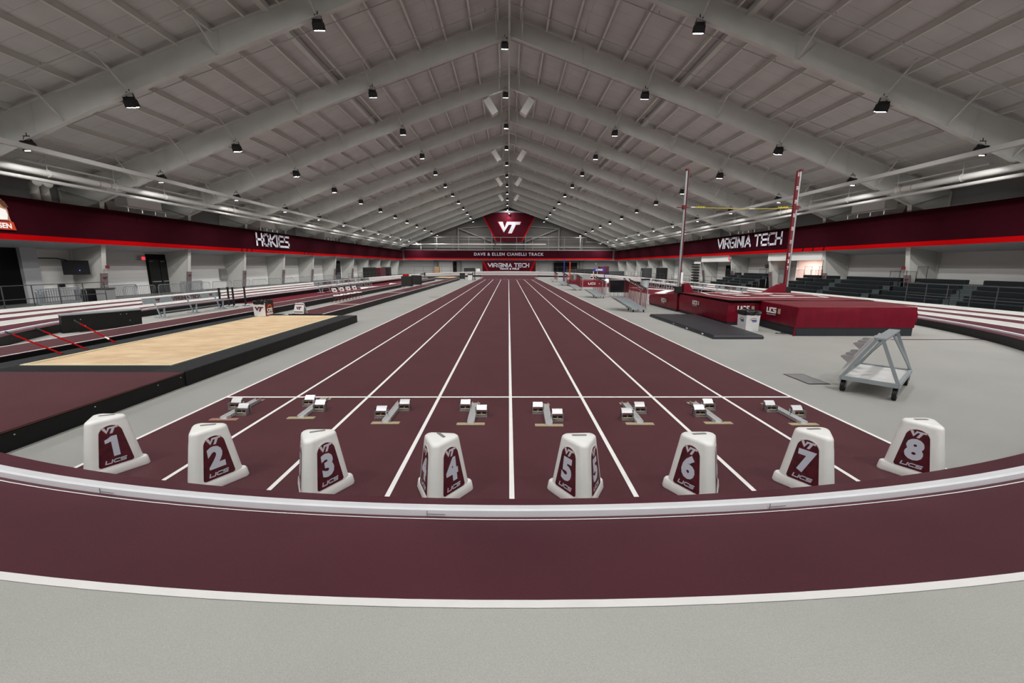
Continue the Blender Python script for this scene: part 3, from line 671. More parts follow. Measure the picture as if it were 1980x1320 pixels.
# ------------------------------------------------------------------ lane markers
def rtri(rad, z, cr, n=4, a0=0):
    """triangle with rounded corners, corners at -Y, and +-120 deg"""
    P = []
    for k in range(3):
        a = -PI/2 + a0 + 2*PI*k/3; cx, cy = (rad-cr*1.0)*math.cos(a), (rad-cr*1.0)*math.sin(a)
        for j in range(n+1):
            b = a - PI/3 + 2*PI/3*j/n; P.append((cx + cr*math.cos(b), cy + cr*math.sin(b), z))
    return P
def marker(num, x, y, rz, slot_rz, label):
    t = thing('lane_marker', label, 'lane marker', (x, y, .006), rz, 'numbered lane markers in a row')
    mb = MB(); mb.loft([rtri(.322, 0, .05), rtri(.326, .012, .052), rtri(.312, .085, .048), rtri(.302, .097, .045), rtri(.22, .099, .05)]); mk('base', mb, 'plastic', t, smooth=True)
    mb = MB(); mb.loft([rtri(.281, .0, .078, 8), rtri(.272, .09, .076, 8), rtri(.186, .572, .062, 8), rtri(.180, .59, .06, 8), rtri(.162, .604, .05, 8), rtri(.10, .607, .04, 8)]); mk('body', mb, 'plastic', t, smooth=True)
    mb = MB(); Ms = Matrix.Translation((0, .045, .606)) @ Matrix.Rotation(slot_rz - rz, 4, 'Z')
    P = []
    for k in range(12):
        a = 2*PI*k/12; P.append((.055*(1 if math.cos(a) > 0 else -1)*1 + .018*math.cos(a), .018*math.sin(a)))
    mb.prism(P, .0035, Ms); mk('handle_slot', mb, 'midgrey', t)
    # decals on the three faces; the face centre sits between corners
    for k in range(3):
        if k == 1: pass
        a = -PI/2 + PI/3 + 2*PI*k/3                      # outward direction of face k
        out = Vector((math.cos(a), math.sin(a), 0)); side = Vector((-math.sin(a), math.cos(a), 0))
        d0 = (.272-.076)*.5 + .076; d1 = (.192-.063)*.5 + .063    # face distance at z=.13 and .53
        base = out*(d0+.001) + Vector((0,0,.09)); topv = out*(d1+.001) + Vector((0,0,.54)); upd = (topv-base).normalized()
        Mx = frame_m(base, side, upd); H = (topv-base).length
        def outline(g):
            q = [(-.138-g, .022-g), (-.146-g, .03), ] ; q = [(-.146-g, .034), (-.141-g, .022-g*.5), (-.128-g, .014-g), (.128+g, .014-g), (.141+g, .022-g*.5), (.146+g, .034)]
            wt = .098+g; yc = H - .100
            for j in range(0, 13):
                b = PI*j/12; q.append((wt*math.cos(b), yc + (wt+.0)*math.sin(b)*.95))
            return q
        mb = MB(); mb.prism(outline(.012), .0025, Mx); mk('decal_rim', mb, 'plastic', t)
        mb = MB(); mb.prism(outline(0), .004, Mx); dc = mk('decal', mb, 'decal', t)
        vt_logo('logo_edge', .148, 'orange', Mx @ Matrix.Translation((0, H-.060, .004)), dc, t=.0012)
        vt_logo('logo', .138, 'number', Mx @ Matrix.Translation((0, H-.059, .0045)), dc, t=.0016)
        if num == '1':
            mb = MB(); mb.prism([(-.062,.045),(-.062,.082),(-.03,.094),(-.004,.113),(.042,.113),(.042,-.108),(-.012,-.108),(-.012,.058),(-.035,.049)], .0018, Mx @ Matrix.Translation((0, H-.236, .0045))); mk('number', mb, 'number', dc)
        else: text('number', num, .285, 'number', Mx @ Matrix.Translation((-.004, H-.236, .0055)), dc, bold=.055, sx=.97, extr=.0008)
        block_text('lettering', 'UCS', .040, .17, 'number', Mx @ Matrix.Translation((0, .058, .0045)), dc, stroke=.24, gap=.18, t=.001, shear=.25)
    return t
MK = [('1',-4.41,4.28,0,R(20)),('2',-3.115,4.0,0,R(15)),('3',-1.92,3.83,0,R(22)),('4',-.692,3.74,R(-6),R(-55)),('5',.655,3.73,R(3),0),('6',1.835,3.76,0,R(5)),('7',3.05,3.88,0,R(3)),('8',4.40,4.14,0,R(-4))]
for nm, x, y, rz, sr in MK: marker(nm, x, y, rz, sr, 'white plastic three sided lane marker with maroon panel numbered %s' % nm)

# ------------------------------------------------------------------ starting blocks
def blocks(x, y, rz, yl, yr, label, plate='tan'):
    t = thing('starting_block', label, 'starting block', (x, y, .006), rz, 'starting blocks behind the start line')
    mb = MB(); L = .86
    mb.box(-.045, .045, 0, L, .004, .014); mb.box(-.05, -.042, 0, L, .004, .05); mb.box(.042, .05, 0, L, .004, .05); mk('rail', mb, 'alulight', t)
    mb = MB()
    for s in (-1, 1):
        yy = .10
        while yy < L-.02: mb.box(s*.052-.003, s*.052+.003, yy, yy+.012, .012, .05); yy += .035
    mk('notches', mb, 'midgrey', t)
    mb = MB(); mb.bbox(-.2, .2, -.03, .05, 0, .012, .003); mk('rear_plate', mb, plate, t)
    mb = MB(); mb.box(-.075, .075, L-.03, L+.06, 0, .01); mk('front_plate', mb, plate, t)
    for s, yy in ((-1, yl), (1, yr)):
        cx = s*.135
        mb = MB(); mb.box(cx-.085, cx+.085, yy-.05, yy+.11, 0, .012)
        mb.box(cx-.085, cx-.078, yy-.04, yy+.09, .01, .10); mb.box(cx+.078, cx+.085, yy-.04, yy+.09, .01, .10); mb.box(min(s*.05, cx), max(s*.05, cx), yy+.0, yy+.03, .02, .05); fr = mk('pedal_frame', mb, 'alu', t)
        # curved foot face, high towards the runner's back
        rings = []
        for j in range(7):
            a = j/6; yj = yy + .085 - .10*a; zj = .155 - .10*a*a - .02*a
            rings.append((yj, zj))
        mb = MB(); vs = []
        for (yj, zj) in rings: vs += [(cx-.075, yj, zj), (cx+.075, yj, zj), (cx+.075, yj+.01, zj-.012), (cx-.075, yj+.01, zj-.012)]
        mb.loft([[vs[4*j+i] for i in range(4)] for j in range(5)]); mk('foot_face', mb, 'alulight', t)
        mb = MB(); mb.box(cx-.07, cx-.01, yy-.012, yy+.0, .045, .068); mb.box(cx+.01, cx+.07, yy-.012, yy+.0, .045, .068); mk('slot', mb, 'dark', t)
        mb = MB(); mb.box(cx-.07, cx+.07, yy-.02, yy-.008, .028, .045); mk('pad_edge', mb, 'tan', t)
        mb = MB()
        for sx in (-1, 1):
            for zz in (.03, .06, .09, .12): mb.cyl((cx+sx*.09, yy+.04, zz), (1,0,0), .009, .012, 8)
        mk('bolts', mb, 'rubber', t)
SB = [(-4.18,5.75,.0,.48,.22),(-3.09,5.81,.01,.56,.32),(-1.79,5.61,0,.24,.55),(-.57,5.57,.0,.58,.32),(.54,5.52,-.02,.50,.20),(1.84,5.57,-.02,.18,.46),(2.98,5.60,0,.30,.58),(4.18,5.55,0,.55,.32)]
for i, (x, y, rz, a, b) in enumerate(SB):
    blocks(x, y, rz, a, b, 'silver starting block on the maroon track straight behind the lane marker numbered %d' % (i+1), 'tanred' if i == 0 else 'tan')


# ------------------------------------------------------------------ benches
def bench(x, y0, L, side, label, prop=None):
    """team bench along Y; side=+1 faces +X"""
    t = thing('team_bench', label, 'bench', (x, y0 + L/2, .004), 0 if side > 0 else PI, 'grey team benches beside the oval')
    h = L/2
    # backrest board leans back (towards -x)
    mb = MB(); mb.bar((-.30, -h, .72), (-.30, h, .72), .24, .035, upv=(1,0,.22)); mk('backrest', mb, 'greysteel', t)
    mb = MB(); mb.bbox(-.14, .16, -h+.05, h-.05, .43, .475, .008); mk('seat', mb, 'galv', t)
    for yy in (-h*.78, 0, h*.78):
        mb = MB(); mb.bar((-.32, yy, .02), (.26, yy, .02), .06, .04); mb.bar((-.05, yy, .03), (-.18, yy, .45), .05); mb.bar((.1, yy, .03), (.12, yy, .45), .05)
        mb.bar((-.18, yy, .42), (-.325, yy, .80), .04); mb.bar((-.18, yy, .42), (.14, yy, .42), .05); mk('leg_frame', mb, 'greysteel', t)
    mb = MB(); mb.bar((-.02, -h*.78, .22), (-.02, h*.78, .22), .05); mk('brace', mb, 'greysteel', t)
    Mx = frame_m((-.2785, 0, .7245), (0,1,0), (-.22,0,1))
    block_text('lettering', 'VIRGINIA TECH', .17, L*.36, 'decal', Mx, t, stroke=.2, gap=.22, t=.004)
    for s in (-1, 1): vt_logo('logo', .26, 'decal', Mx @ Matrix.Translation((s*h*.68, 0, 0)), t)
    return t
bench(-14.75, 17.1, 4.7, 1, 'grey team bench alone at the near left, beside the black display cabinet')
for i, (a, l) in enumerate(((33.3, 4.7), (38.2, 4.1), (42.5, 4.0))):
    bench(-15.2, a, l, 1, 'grey team bench on the left red floor, %s of the three standing end to end' % ('nearest','middle','farthest')[i])
bench(-14.3, 69.0, 4.2, 1, 'small grey team bench far away at the left by the far bend')
for i, (a, l) in enumerate(((26.6, 4.2), (32.1, 4.4), (37.6, 3.2), (41.5, 3.2))):
    bench(15.0, a, l, -1, 'grey team bench right of the vault pit, %s in the row from the camera' % ORD[i])
# black weighted posts by the near bench
for i, (x, y) in enumerate(((-14.95,21.55),(-15.1,22.45),(-14.75,22.3),(-14.5,22.9))):
    t = thing('queue_post', 'black barrier post by the near left bench, %s from the left' % ORD[i].replace('nearest','first'), 'post', (x, y, .004), 0, 'black posts beside the near bench')
    mb = MB(); mb.cyl((0,0,.5), (0,0,1), .045, 1.0, 12); mb.cyl((0,0,1.0), (0,0,1), .055, .08, 12); mk('post', mb, 'rubber', t, smooth=True)
    mb = MB(); mb.sphere((-.12,.02,.04), .11, 10, 6, .4); mb.sphere((.12,-.03,.04), .12, 10, 6, .4); mk('weight_bag', mb, 'greysteel', t, smooth=True)
# display cabinet lying left of the runway
t = thing('display_cabinet', 'long black display cabinet leaning on the floor beside the near bench', 'display', (-14.2, 14.45, .004), R(-27))
mb = MB(); Mr = Matrix.Rotation(R(8), 4, 'Y')
mb.add([Mr @ Vector(p) for p in ((-.10,-1.05,0),(.10,-1.05,0),(.10,1.05,0),(-.10,1.05,0),(-.10,-1.05,.6),(.10,-1.05,.6),(.10,1.05,.6),(-.10,1.05,.6))], [(3,2,1,0),(4,5,6,7),(0,1,5,4),(1,2,6,5),(2,3,7,6),(3,0,4,7)]); mk('cabinet', mb, 'rubber', t)
mb = MB(); mb.add([Mr @ Vector(p) for p in ((-.12,-1.07,.6),(.12,-1.07,.6),(.12,1.07,.6),(-.12,1.07,.6),(-.12,-1.07,.63),(.12,-1.07,.63),(.12,1.07,.63),(-.12,1.07,.63))], [(3,2,1,0),(4,5,6,7),(0,1,5,4),(1,2,6,5),(2,3,7,6),(3,0,4,7)]); mk('top_cover', mb, 'galv', t)
for (yy, zz) in ((-.75,.42),(-.6,.43),(-.5,.2),(.45,.5),(.62,.5),(.7,.25)):
    mb = MB(); mb.sphere(Mr @ Vector((.105, yy, zz)), .013, 8, 5); mk('bolt', mb, 'alulight', t)
mb = MB(); mb.tube([(.15,-.8,.25),(.25,-.9,.1),(.3,-.7,.01),(.35,-.4,.01),(.3,.1,.01),(.5,.6,.01)], .008, 6); mk('cable', mb, 'rubber', t)
# red foam bars sticking out over the gap by the pit
for i, (a, b) in enumerate((((-9.87,9.0,.285),(-11.15,9.12,.76)), ((-9.89,9.55,.285),(-11.15,9.72,.75)), ((-9.99,10.38,.285),(-11.2,10.66,.80)))):
    a = Vector(a); b = Vector(b); t = thing('rake_pole', 'red pole with dark grip left of the sand pit, %s' % ('nearest','middle one','farthest, white band')[i], 'pole', a, 0, 'red poles beside the near sand pit')
    d = b - a
    mb = MB(); mb.tube([Vector((0,0,0)), d*.86], .016, 8); mk('pole', mb, 'brightred' if 'brightred' in MT else 'red', t)
    mb = MB(); mb.tube([d*.86, d], .018, 8); mk('grip', mb, 'rubber', t)
    if i == 2: mb = MB(); mb.tube([d*.14, d*.24], .0175, 8); mk('band', mb, 'white', t)
# bins and small signs at the end of the pit
t = thing('trash_bin', 'square bin with VT and CFS panels at the end of the sand pit', 'bin', (-9.55, 16.12, .285), R(84))
mb = MB(); mb.loft([[(-.23,-.23,0),(.23,-.23,0),(.23,.23,0),(-.23,.23,0)],[(-.25,-.25,.5),(.25,-.25,.5),(.25,.25,.5),(-.25,.25,.5)]]); mk('box', mb, 'binwhite', t)
mb = MB(); mb.loft([[(-.225,-.236,.01),(.225,-.236,.01),(.225,-.22,.01),(-.225,-.22,.01)],[(-.245,-.256,.49),(.245,-.256,.49),(.245,-.24,.49),(-.245,-.24,.49)]]); mk('red_panel', mb, 'sidered', t)
vt_logo('logo', .36, 'decal', frame_m((-.248,0,.27), (0,-1,0), (-.04,0,1)), t)
text('lettering', 'CFS', .19, 'white', frame_m((0,-.252,.22), (1,0,0), (0,-.04,1)), t, bold=.04, sx=.95)
mb = MB(); mb.box(-.17, .17, -.252, -.235, .10, .125); mb.box(-.17, .17, -.250, -.235, .05, .09); mk('small_lines', mb, 'white', t)
mb = MB()
for k in range(9):
    a, b = PI*k/9, PI*(k+1)/9; c0 = Vector((0,-.256,.33))
    q = [c0 + Vector((math.cos(z)*r, 0, math.sin(z)*r)) for z, r in ((a,.06),(b,.06),(b,.12),(a,.12))]; mb.add(q, [(0,1,2,3)])
mk('orange_arc', mb, 'orange', t)
mb = MB(); rg = []
for (zz, g) in ((.45,.02),(.50,.03),(.56,.035),(.60,.02),(.58,-.04)):
    P = []
    for k in range(28):
        a = 2*PI*k/28; ca, sa = math.cos(a), math.sin(a); m_ = max(abs(ca), abs(sa))/.25; P.append((ca/m_*(1+g*1.5)+random.uniform(-.008,.008), sa/m_*(1+g*2)+random.uniform(-.008,.008), zz+random.uniform(-.012,.012)))
    rg.append(P)
mb.loft(rg, True); mk('bin_bag', mb, 'bag', t)
t = thing('folding_sign', 'small white folding floor sign with VT mark beside the square bin', 'sign', (-8.55, 16.95, .275), R(-12))
mb = MB(); mb.loft([[(-.24,-.13,0),(.24,-.13,0),(.24,-.11,0),(-.24,-.11,0)],[(-.20,-.01,.42),(.20,-.01,.42),(.20,.01,.42),(-.20,.01,.42)]]); mb.loft([[(-.24,.11,0),(.24,.11,0),(.24,.13,0),(-.24,.13,0)],[(-.20,-.01,.42),(.20,-.01,.42),(.20,.01,.42),(-.20,.01,.42)]]); mk('panels', mb, 'binwhite', t)
Mx = frame_m((0,-.076,.22), (1,0,0), (0,.28,1)); vt_logo('logo', .26, 'decal', Mx, t)
mb = MB()
for yy in (-.17, .14): mb.prism([(-.2,yy),(.2,yy),(.2,yy+.03),(-.2,yy+.03)], .004, Mx)
mk('stripe', mb, 'sidered', t)
# folding chairs
def chair(x, y, label):
    t = thing('folding_chair', label, 'chair', (x, y, .004), R(-8), 'folding chairs in a row on the left')
    for s in (-1, 1):
        mb = MB(); mb.tube([(-.32,s*.2,0.01),(.17,s*.2,.44)], .012, 6); mk('leg', mb, 'sidered', t)
        mb = MB(); mb.tube([(.26,s*.2,0.01),(-.22,s*.2,.84)], .012, 6); mk('leg', mb, 'sidered', t)
    mb = MB(); mb.bbox(-.2, .2, -.21, .21, .42, .46, .012); mk('seat', mb, 'white', t)
    mb = MB(); mb.bar((-.21,-.21,.74), (-.21,.21,.74), .24, .035, upv=(1,0,.45)); mk('backrest', mb, 'white', t)
    mb = MB(); mb.prism([(-.07,-.06),(.07,-.06),(.07,.05),(-.07,.05)], .004, frame_m((-.188,0,.745), (0,1,0), (-.45,0,1))); mk('logo', mb, 'decal', t)
for i in range(4): chair(-10.22 + .05*i, 24.9 + .95*i, 'white and maroon folding chair left of the narrow runway, %s of four' % ORD[i])
def display_box(x, y, wx, wy, h, label):
    t = thing('display_board', label, 'display', (x, y, .004), 0, 'black display boards on wheels')
    mb = MB(); mb.bbox(-wx/2, wx/2, -wy/2, wy/2, .22, .22+h, .02); mk('cabinet', mb, 'rubber', t)
    for sx in (-1, 1):
        for sy in (-1, 1): mb = MB(); mb.bar((sx*(wx/2-.06), sy*(wy/2-.06), 0), (sx*(wx/2-.06), sy*(wy/2-.06), .22), .04); mk('leg', mb, 'galv', t)
    return t
display_box(-9.85, 40.5, .95, .7, .95, 'nearer of two black display boards standing on the left runway side')
display_box(-9.6, 43.6, .95, .7, .95, 'farther of two black display boards standing on the left runway side')
display_box(-6.9, 62.4, .75, .5, .85, 'black display board far down the left edge of the sprint straight')
t = thing('table', 'small white bin stand with black top far left of the sprint straight', 'stand', (-5.9, 64.5, .004)); mb = MB(); mb.box(-.35,.35,-.3,.3,0,.75); mk('box', mb, 'binwhite', t); mb = MB(); mb.bbox(-.4,.4,-.33,.33,.75,.9,.03); mk('lid', mb, 'bag', t)
for i, x in enumerate((-5.45, -5.15)):
    mb = MB(); mb.cyl((0,0,.6 + .15*i), (0,0,1), .06, 1.2+.3*i, 10); mb.cyl((0,0,.02), (0,0,1), .2, .04, 12); o = mk('queue_post', mb, 'rubber', smooth=True, loc=(x, 63.5, .006)); tag(o, ('shorter' if i == 0 else 'taller') + ' black post at the far left edge of the sprint straight', 'post')
mb = MB(); mb.cyl((0,0,.5), (0,0,1), .12, 1.0, 10); o = mk('queue_post', mb, 'rubber', smooth=True, loc=(-14.4, 72, .006)); tag(o, 'fat black post by the small bench far away at the left', 'post')
mb = MB(); mb.loft([[(-.3,-.3,0),(.3,-.3,0),(.3,.3,0),(-.3,.3,0)],[(-.36,-.36,.9),(.36,-.36,.9),(.36,.36,.9),(-.36,.36,.9)]]); o = mk('red_tub', mb, 'red', loc=(-14.6, 59.5, .006)); tag(o, 'bright red tub on the far left red floor', 'tub')
mb = MB(); mb.box(-1.1,.9,-.35,.35,0,.03); o = mk('floor_mat', mb, 'midgrey', loc=(-5.0, 29.3, .004)); mb = MB()
tag(o, 'thin grey strip lying on the floor left of the sprint straight', 'mat'); o.scale = (.55, .2, .4)
# far sand pit
t = thing('sand_pit', 'far sand pit with black frame by the far left bend', 'sand pit', (-10.4, 66, 0))
mb = MB(); mb.box(-2.3,2.3,0,.5,0,.27); mb.box(-2.3,2.3,8,8.5,0,.27); mb.box(-2.3,-1.6,.5,8,0,.27); mb.box(1.6,2.3,.5,8,0,.27); mk('rubber_border', mb, 'matblack', t)
mb = MB(); mb.box(-1.6,1.6,.5,8,0,.25); mk('sand', mb, 'sand', t)

# ------------------------------------------------------------------ right side of the infield
# hurdle carts
def hurdle(label):
    t = thing('hurdle', label, 'hurdle', (0,0,0), 0, 'hurdles nested on the carts')
    for yy in (0, .95):
        mb = MB(); mb.bar((-.66, yy, 0), (.02, yy, 0), .06, .035); mk('foot', mb, 'greysteel', t)
        mb = MB(); mb.bar((0, yy, 0), (.0, yy, .93), .05, .022, upv=(1,0,0)); mk('upright', mb, 'sidered', t)
    mb = MB(); mb.bar((-.64, 0, 0), (-.64, .95, 0), .05, .04); mk('rear_bar', mb, 'galv', t)
    mb = MB(); mb.tube([(0,-.05,.93),(0,1.0,.93)], .012, 6); mk('crossbar', mb, 'white', t)
    for yy in (0, .95): mb = MB(); mb.tube([(.02,yy,.86),(.01,yy,.95),(-.03,yy,.99),(-.08,yy,.97)], .026, 6); mk('end_cap', mb, 'rubber', t)
    return t
def hcart(y, nh, label, k):
    t = thing('hurdle_cart', label, 'cart', (6.62, y, .004), 0, 'hurdle carts right of the sprint straight')
    mb = MB(); mb.box(-.68, 0, -.02, .0, .13, .16); mb.box(-.68, 0, 1.0, 1.02, .13, .16); mb.box(-.68, -.65, 0, 1, .13, .16); mb.box(-.03, 0, 0, 1, .13, .16)
    mb.bar((.03, -.02, .13), (.03, -.02, 1.18), .035); mb.bar((.03, 1.02, .13), (.03, 1.02, 1.18), .035); mb.bar((.03,-.02,1.17), (.03,1.02,1.17), .035); mk('frame', mb, 'greysteel', t)
    for (a, b) in ((-.58,.08),(-.08,.08),(-.58,.9),(-.08,.9)):
        mb = MB(); mb.cyl((a,b,.062), (1,0,0), .062, .035, 14); mb2 = mk('wheel', mb, 'rubber', t)
        mb = MB(); mb.box(a-.03, a+.03, b-.03, b+.03, .10, .135); mk('caster_fork', mb, 'galv', t)
proth = None
for k, (y, nh) in enumerate(((19.95, 12), (28.6, 10), (37.6, 9), (46.7, 8), (56.6, 7))):
    hcart(y, nh, 'grey hurdle cart right of the sprint straight, %s from the camera' % ORD[k], k)
    for i in range(nh):
        lab = 'maroon hurdle nested on the %s hurdle cart, %s from the bottom' % (ORD[k], ORD[i].replace('nearest','first'))
        loc = (6.60 - .052*i, y + .02 + .072*i, .19 + .036*i)
        if proth is None: proth = hurdle(lab); proth.location = loc
        else: dup(proth, loc, 0, lab)
# black landing mat
t = thing('landing_mat', 'long thin black mat on the floor beside the vault pit', 'mat', (7.1, 12.55, .004))
mb = MB(); mb.loft([[(-.79,0,0),(.76,0,0),(1.18,5.75,0),(-.83,5.75,0)],[(-.80,-.01,.06),(.77,-.01,.06),(1.19,5.76,.06),(-.84,5.76,.06)],[(-.77,.03,.115),(.74,.03,.115),(1.15,5.7,.115),(-.81,5.7,.115)]]); mk('pad', mb, 'matblack', t)
for yy in (.7, 1.9, 3.1, 4.4): text('lettering', 'UCS', .06, 'white', frame_m((-.815-.0*yy, yy, .05), (0,-1,0), (0,0,1)), t, bold=.03)
# vault pit
def pitbox(name, foot, z0, ztops, label, base=True, top='vinyltop'):
    """foot: polygon counter-clockwise; ztops: z per corner"""
    n = len(foot); cx = sum(p[0] for p in foot)/n; cy = sum(p[1] for p in foot)/n
    t = thing('pit_section', label, 'vault pit', (cx, cy, 0), 0, 'sections of the pole vault pit')
    P = [(x-cx, y-cy) for x, y in foot]
    mb = MB(); mb.loft([[(x*.985, y*.985, .004) for x, y in P], [(x*.985, y*.985, z0) for x, y in P]]); mk('foam_base', mb, 'foam', t)
    rings = []
    for k in range(7):
        a = k/6; q = []
        for i in range(n):
            x0, y0 = P[i]; x1, y1 = P[(i+1)%n]; za, zb = ztops[i], ztops[(i+1)%n]; m_ = 14
            for j in range(m_):
                f = j/m_; bul = .015*math.sin(PI*a) + (random.uniform(-.012,.012) if 0 < a < 1 else 0)
                x = x0+(x1-x0)*f; y = y0+(y1-y0)*f; l = math.hypot(x, y) or 1; q.append((x*(1+bul/l*2), y*(1+bul/l*2), z0 + ((za+(zb-za)*f)-z0)*a))
        rings.append(q)
    mb = MB(); mb.loft(rings, False); mk('vinyl_side', mb, 'vinyl', t, smooth=True)
    mb = MB(); mb.add([(x, y, z) for (x, y), z in zip(P, ztops)] + [(x*.96, y*.96, z+.02) for (x, y), z in zip(P, ztops)], [(i, (i+1)%n, n+(i+1)%n, n+i) for i in range(n)] + [tuple(range(n, 2*n))]); mk('top', mb, top, t)
    return t, cx, cy
pB, bx, by = pitbox('B', [(9.25,13.15),(13.1,13.15),(13.6,15.45),(9.45,15.45)], .27, [.93,.93,.93,.93], 'nearest maroon section of the vault pit facing the camera on a dark foam base')
pA, ax_, ay_ = pitbox('A', [(8.3,15.6),(13.7,15.6),(13.7,20.1),(8.3,20.1)], .12, [.86,.86,.88,.88], 'main maroon section of the vault pit under the flat top cover')
pC, cx_, cy_ = pitbox('C', [(8.25,20.3),(10.4,20.3),(9.6,24.2),(8.2,24.2)], .1, [.9,.9,.58,.56], 'sloping left front wing of the vault pit beyond the left upright')
pD, dx_, dy_ = pitbox('D', [(11.6,20.3),(13.7,20.3),(13.7,24.2),(12.4,24.2)], .1, [.9,.9,.56,.58], 'sloping right front wing of the vault pit beyond the right upright')
def ucs(par, o, xd, w, cx, cy):
    Mx = frame_m((o[0]-cx, o[1]-cy, o[2]), xd, (0,0,1)); block_text('lettering', 'UCS', w*.42, w, 'white', Mx, par, stroke=.24, gap=.2, t=.006)
    mb = MB(); mb.prism([(-w/2,-w*.36),(w/2,-w*.36),(w/2,-w*.29),(-w/2,-w*.29)], .005, Mx); mk('small_line', mb, 'grey_letter', par)
    mb = MB(); mb.prism([(w*.72,-w*.2),(w*.98,-w*.2),(w*.98,w*.18),(w*.72,w*.18)], .006, Mx); mk('care_label', mb, 'tan', par)
ucs(pA, (8.235, 18.3, .63), (0,-1,0), .42, ax_, ay_); ucs(pB, (9.26, 14.5, .70), (.05,-1,0), .46, bx, by); ucs(pC, (8.16, 21.9, .45), (0,-1,0), .46, cx_, cy_); ucs(pA, (8.85, 15.535, .66), (1,0,0), .42, ax_, ay_)
mb = MB(); mb.loft([[(0,-.03,.93),(.06,-.03,.93),(.06,.03,.93),(0,.03,.93)],[(-.08,-.04,.0),(-.04,-.04,.0),(-.04,0,.0),(-.08,0,.0)]]); mk('strap', mb, 'vinyl', pB, loc=(9.25-bx, 13.15-by, 0))
t = thing('pit_cover', 'flat maroon top cover with white outline graphic lying over the vault pit', 'cover', (11, 17.9, .945))
mb = MB(); nx, ny = 18, 14; vs = []; fs = []
for j in range(ny+1):
    for i in range(nx+1):
        X = -2.75 + 5.5*i/nx; Y = -2.45 + 4.75*j/ny; vs.append((X, Y, .0 + .012*math.sin(X*2.2)*math.cos(Y*1.7) + .02))
for j in range(ny):
    for i in range(nx): a = j*(nx+1)+i; fs.append((a, a+1, a+nx+2, a+nx+1))
mb.add(vs, fs); mk('sheet', mb, 'vinyltop', t, smooth=True)
mb = MB(); mb.box(-2.72, 2.72, -2.42, 2.27, -.035, .008); mk('underside', mb, 'dark', t)
mb = MB()
G = [(-2.0,-1.4),(1.9,-1.2),(2.3,.2),(1.0,1.9),(-1.9,1.7),(-2.2,.3),(-2.0,-1.4)]
for a, b in zip(G[:-1], G[1:]): mb.bar((a[0],a[1],.040), (b[0],b[1],.040), .10, .006)
for (x, y, l, wd) in ((-.9,.9,.9,.35),(.5,.9,.8,.35),(-1.0,-.1,.6,.3),(.6,-.3,.9,.3)): mb.box(x-l/2, x+l/2, y-wd/2, y+wd/2, .038, .045)
mk('graphic', mb, 'white', t)
mb = MB()
for (x, y) in ((-1.4,1.15),(1.0,1.15),(0,.2)): mb.box(x-.1, x+.1, y-.04, y+.04, .040, .047)
mk('orange_mark', mb, 'orange', t)
# uprights
def upright(x, y, silver_side, label, marks):
    t = thing('vault_upright', label, 'vault upright', (x, y, .92), 0, 'pole vault uprights')
    mb = MB(); mb.cyl((0,0,2.85), (0,0,1), .055, 5.6, 14); mk('pole', mb, 'galv', t, smooth=True)
    mb = MB(); s = silver_side; mb.box(min(s*.055, s*(.16 if marks else .08)), max(s*.055, s*(.16 if marks else .08)), -.06, .06, .3, 5.65); mk('scale_board', mb, 'sidered', t)
    if marks:
        for ft, zz in (('21',6.4),('19',5.79),('17',5.18),('15',4.57),('13',3.96),('11',3.35),('9',2.74),('8',2.44),('7',2.13)):
            text('scale_number', ft, .17, 'white', frame_m((s*.11, -.063, zz-.92-.02), (1,0,0), (0,0,1)), t, bold=.02, sx=.6)
            mb = MB(); mb.box(s*.11-.045, s*.11+.045, -.068, -.06, zz-.92+.07, zz-.92+.09); mk('scale_tick', mb, 'white', t)
    else:
        mb = MB(); mb.box(min(s*.06, s*.165), max(s*.06, s*.165), -.07, .07, .5, 1.0); mk('winch_cover', mb, 'white', t)
    mb = MB(); mb.bar((-.35*1, -.0, 4.0), (.22, 0, 4.0), .05, .04); mb.box(-.08,.08,-.08,.08,3.92,4.1); mk('crossbar_holder', mb, 'sidered', t)
    mb = MB(); mb.box(-.05,.07,-.07,.07,5.62,5.72); mk('cap', mb, 'sidered', t)
    mb = MB(); mb.box(-.14,.14,-.14,.14,0,.32); mk('socket', mb, 'rubber', t)
    return t
upright(8.22, 20.2, 1, 'left silver vault upright at the corner of the pit', False)
upright(13.52, 20.2, -1, 'right maroon vault upright with white height numbers', True)
for i, (x, y) in enumerate(((8.62, 20.15), (13.2, 20.15))):
    t = thing('upright_pad', ('left' if i == 0 else 'right') + ' maroon wedge pad at the foot of a vault upright', 'pad', (x, y, .945))
    s = 1 if i == 0 else -1; mb = MB(); mb.loft([[(-.22*s,-.2,0),(.30*s if i == 0 else .95,-.2,0),(.30*s if i == 0 else .95,.2,0),(-.22*s,.2,0)],[(-.2*s,-.18,.42),(.02*s,-.18,.46),(.02*s,.18,.46),(-.2*s,.18,.42)]] if i == 0 else [[(.13,-.2,0),(-.85,-.2,0),(-.85,.2,0),(.13,.2,0)],[(.13,-.18,.42),(-.12,-.18,.40),(-.12,.18,.40),(.13,.18,.42)]]); mk('foam', mb, 'vinyl', t)
t = thing('crossbar', 'thin yellow practice bungee crossbar between the two vault uprights', 'crossbar', (8.5, 20.1, 4.92))
mb = MB(); mb.tube([(.1,0,0),(1.2,0,-.03),(2.4,0,-.06),(3.7,0,-.05),(4.75,0,0)], .012, 6); mk('cord', mb, 'yellow', t)
mb = MB()
for k in range(7): mb.tube([(.25+.06*k,0,.03*(-1)**k),(.31+.06*k,0,-.03*(-1)**k)], .02, 6); mb.tube([(4.1+.07*k,0,.03*(-1)**k),(4.17+.07*k,0,-.03*(-1)**k)], .025, 6)
mk('coil', mb, 'yellow', t)
mb = MB(); mb.tube([(0,0,.0),(.2,0,0)], .022, 6); mb.tube([(2.75,0,-.058),(3.0,0,-.055)], .02, 6); mk('white_sleeve', mb, 'white', t)
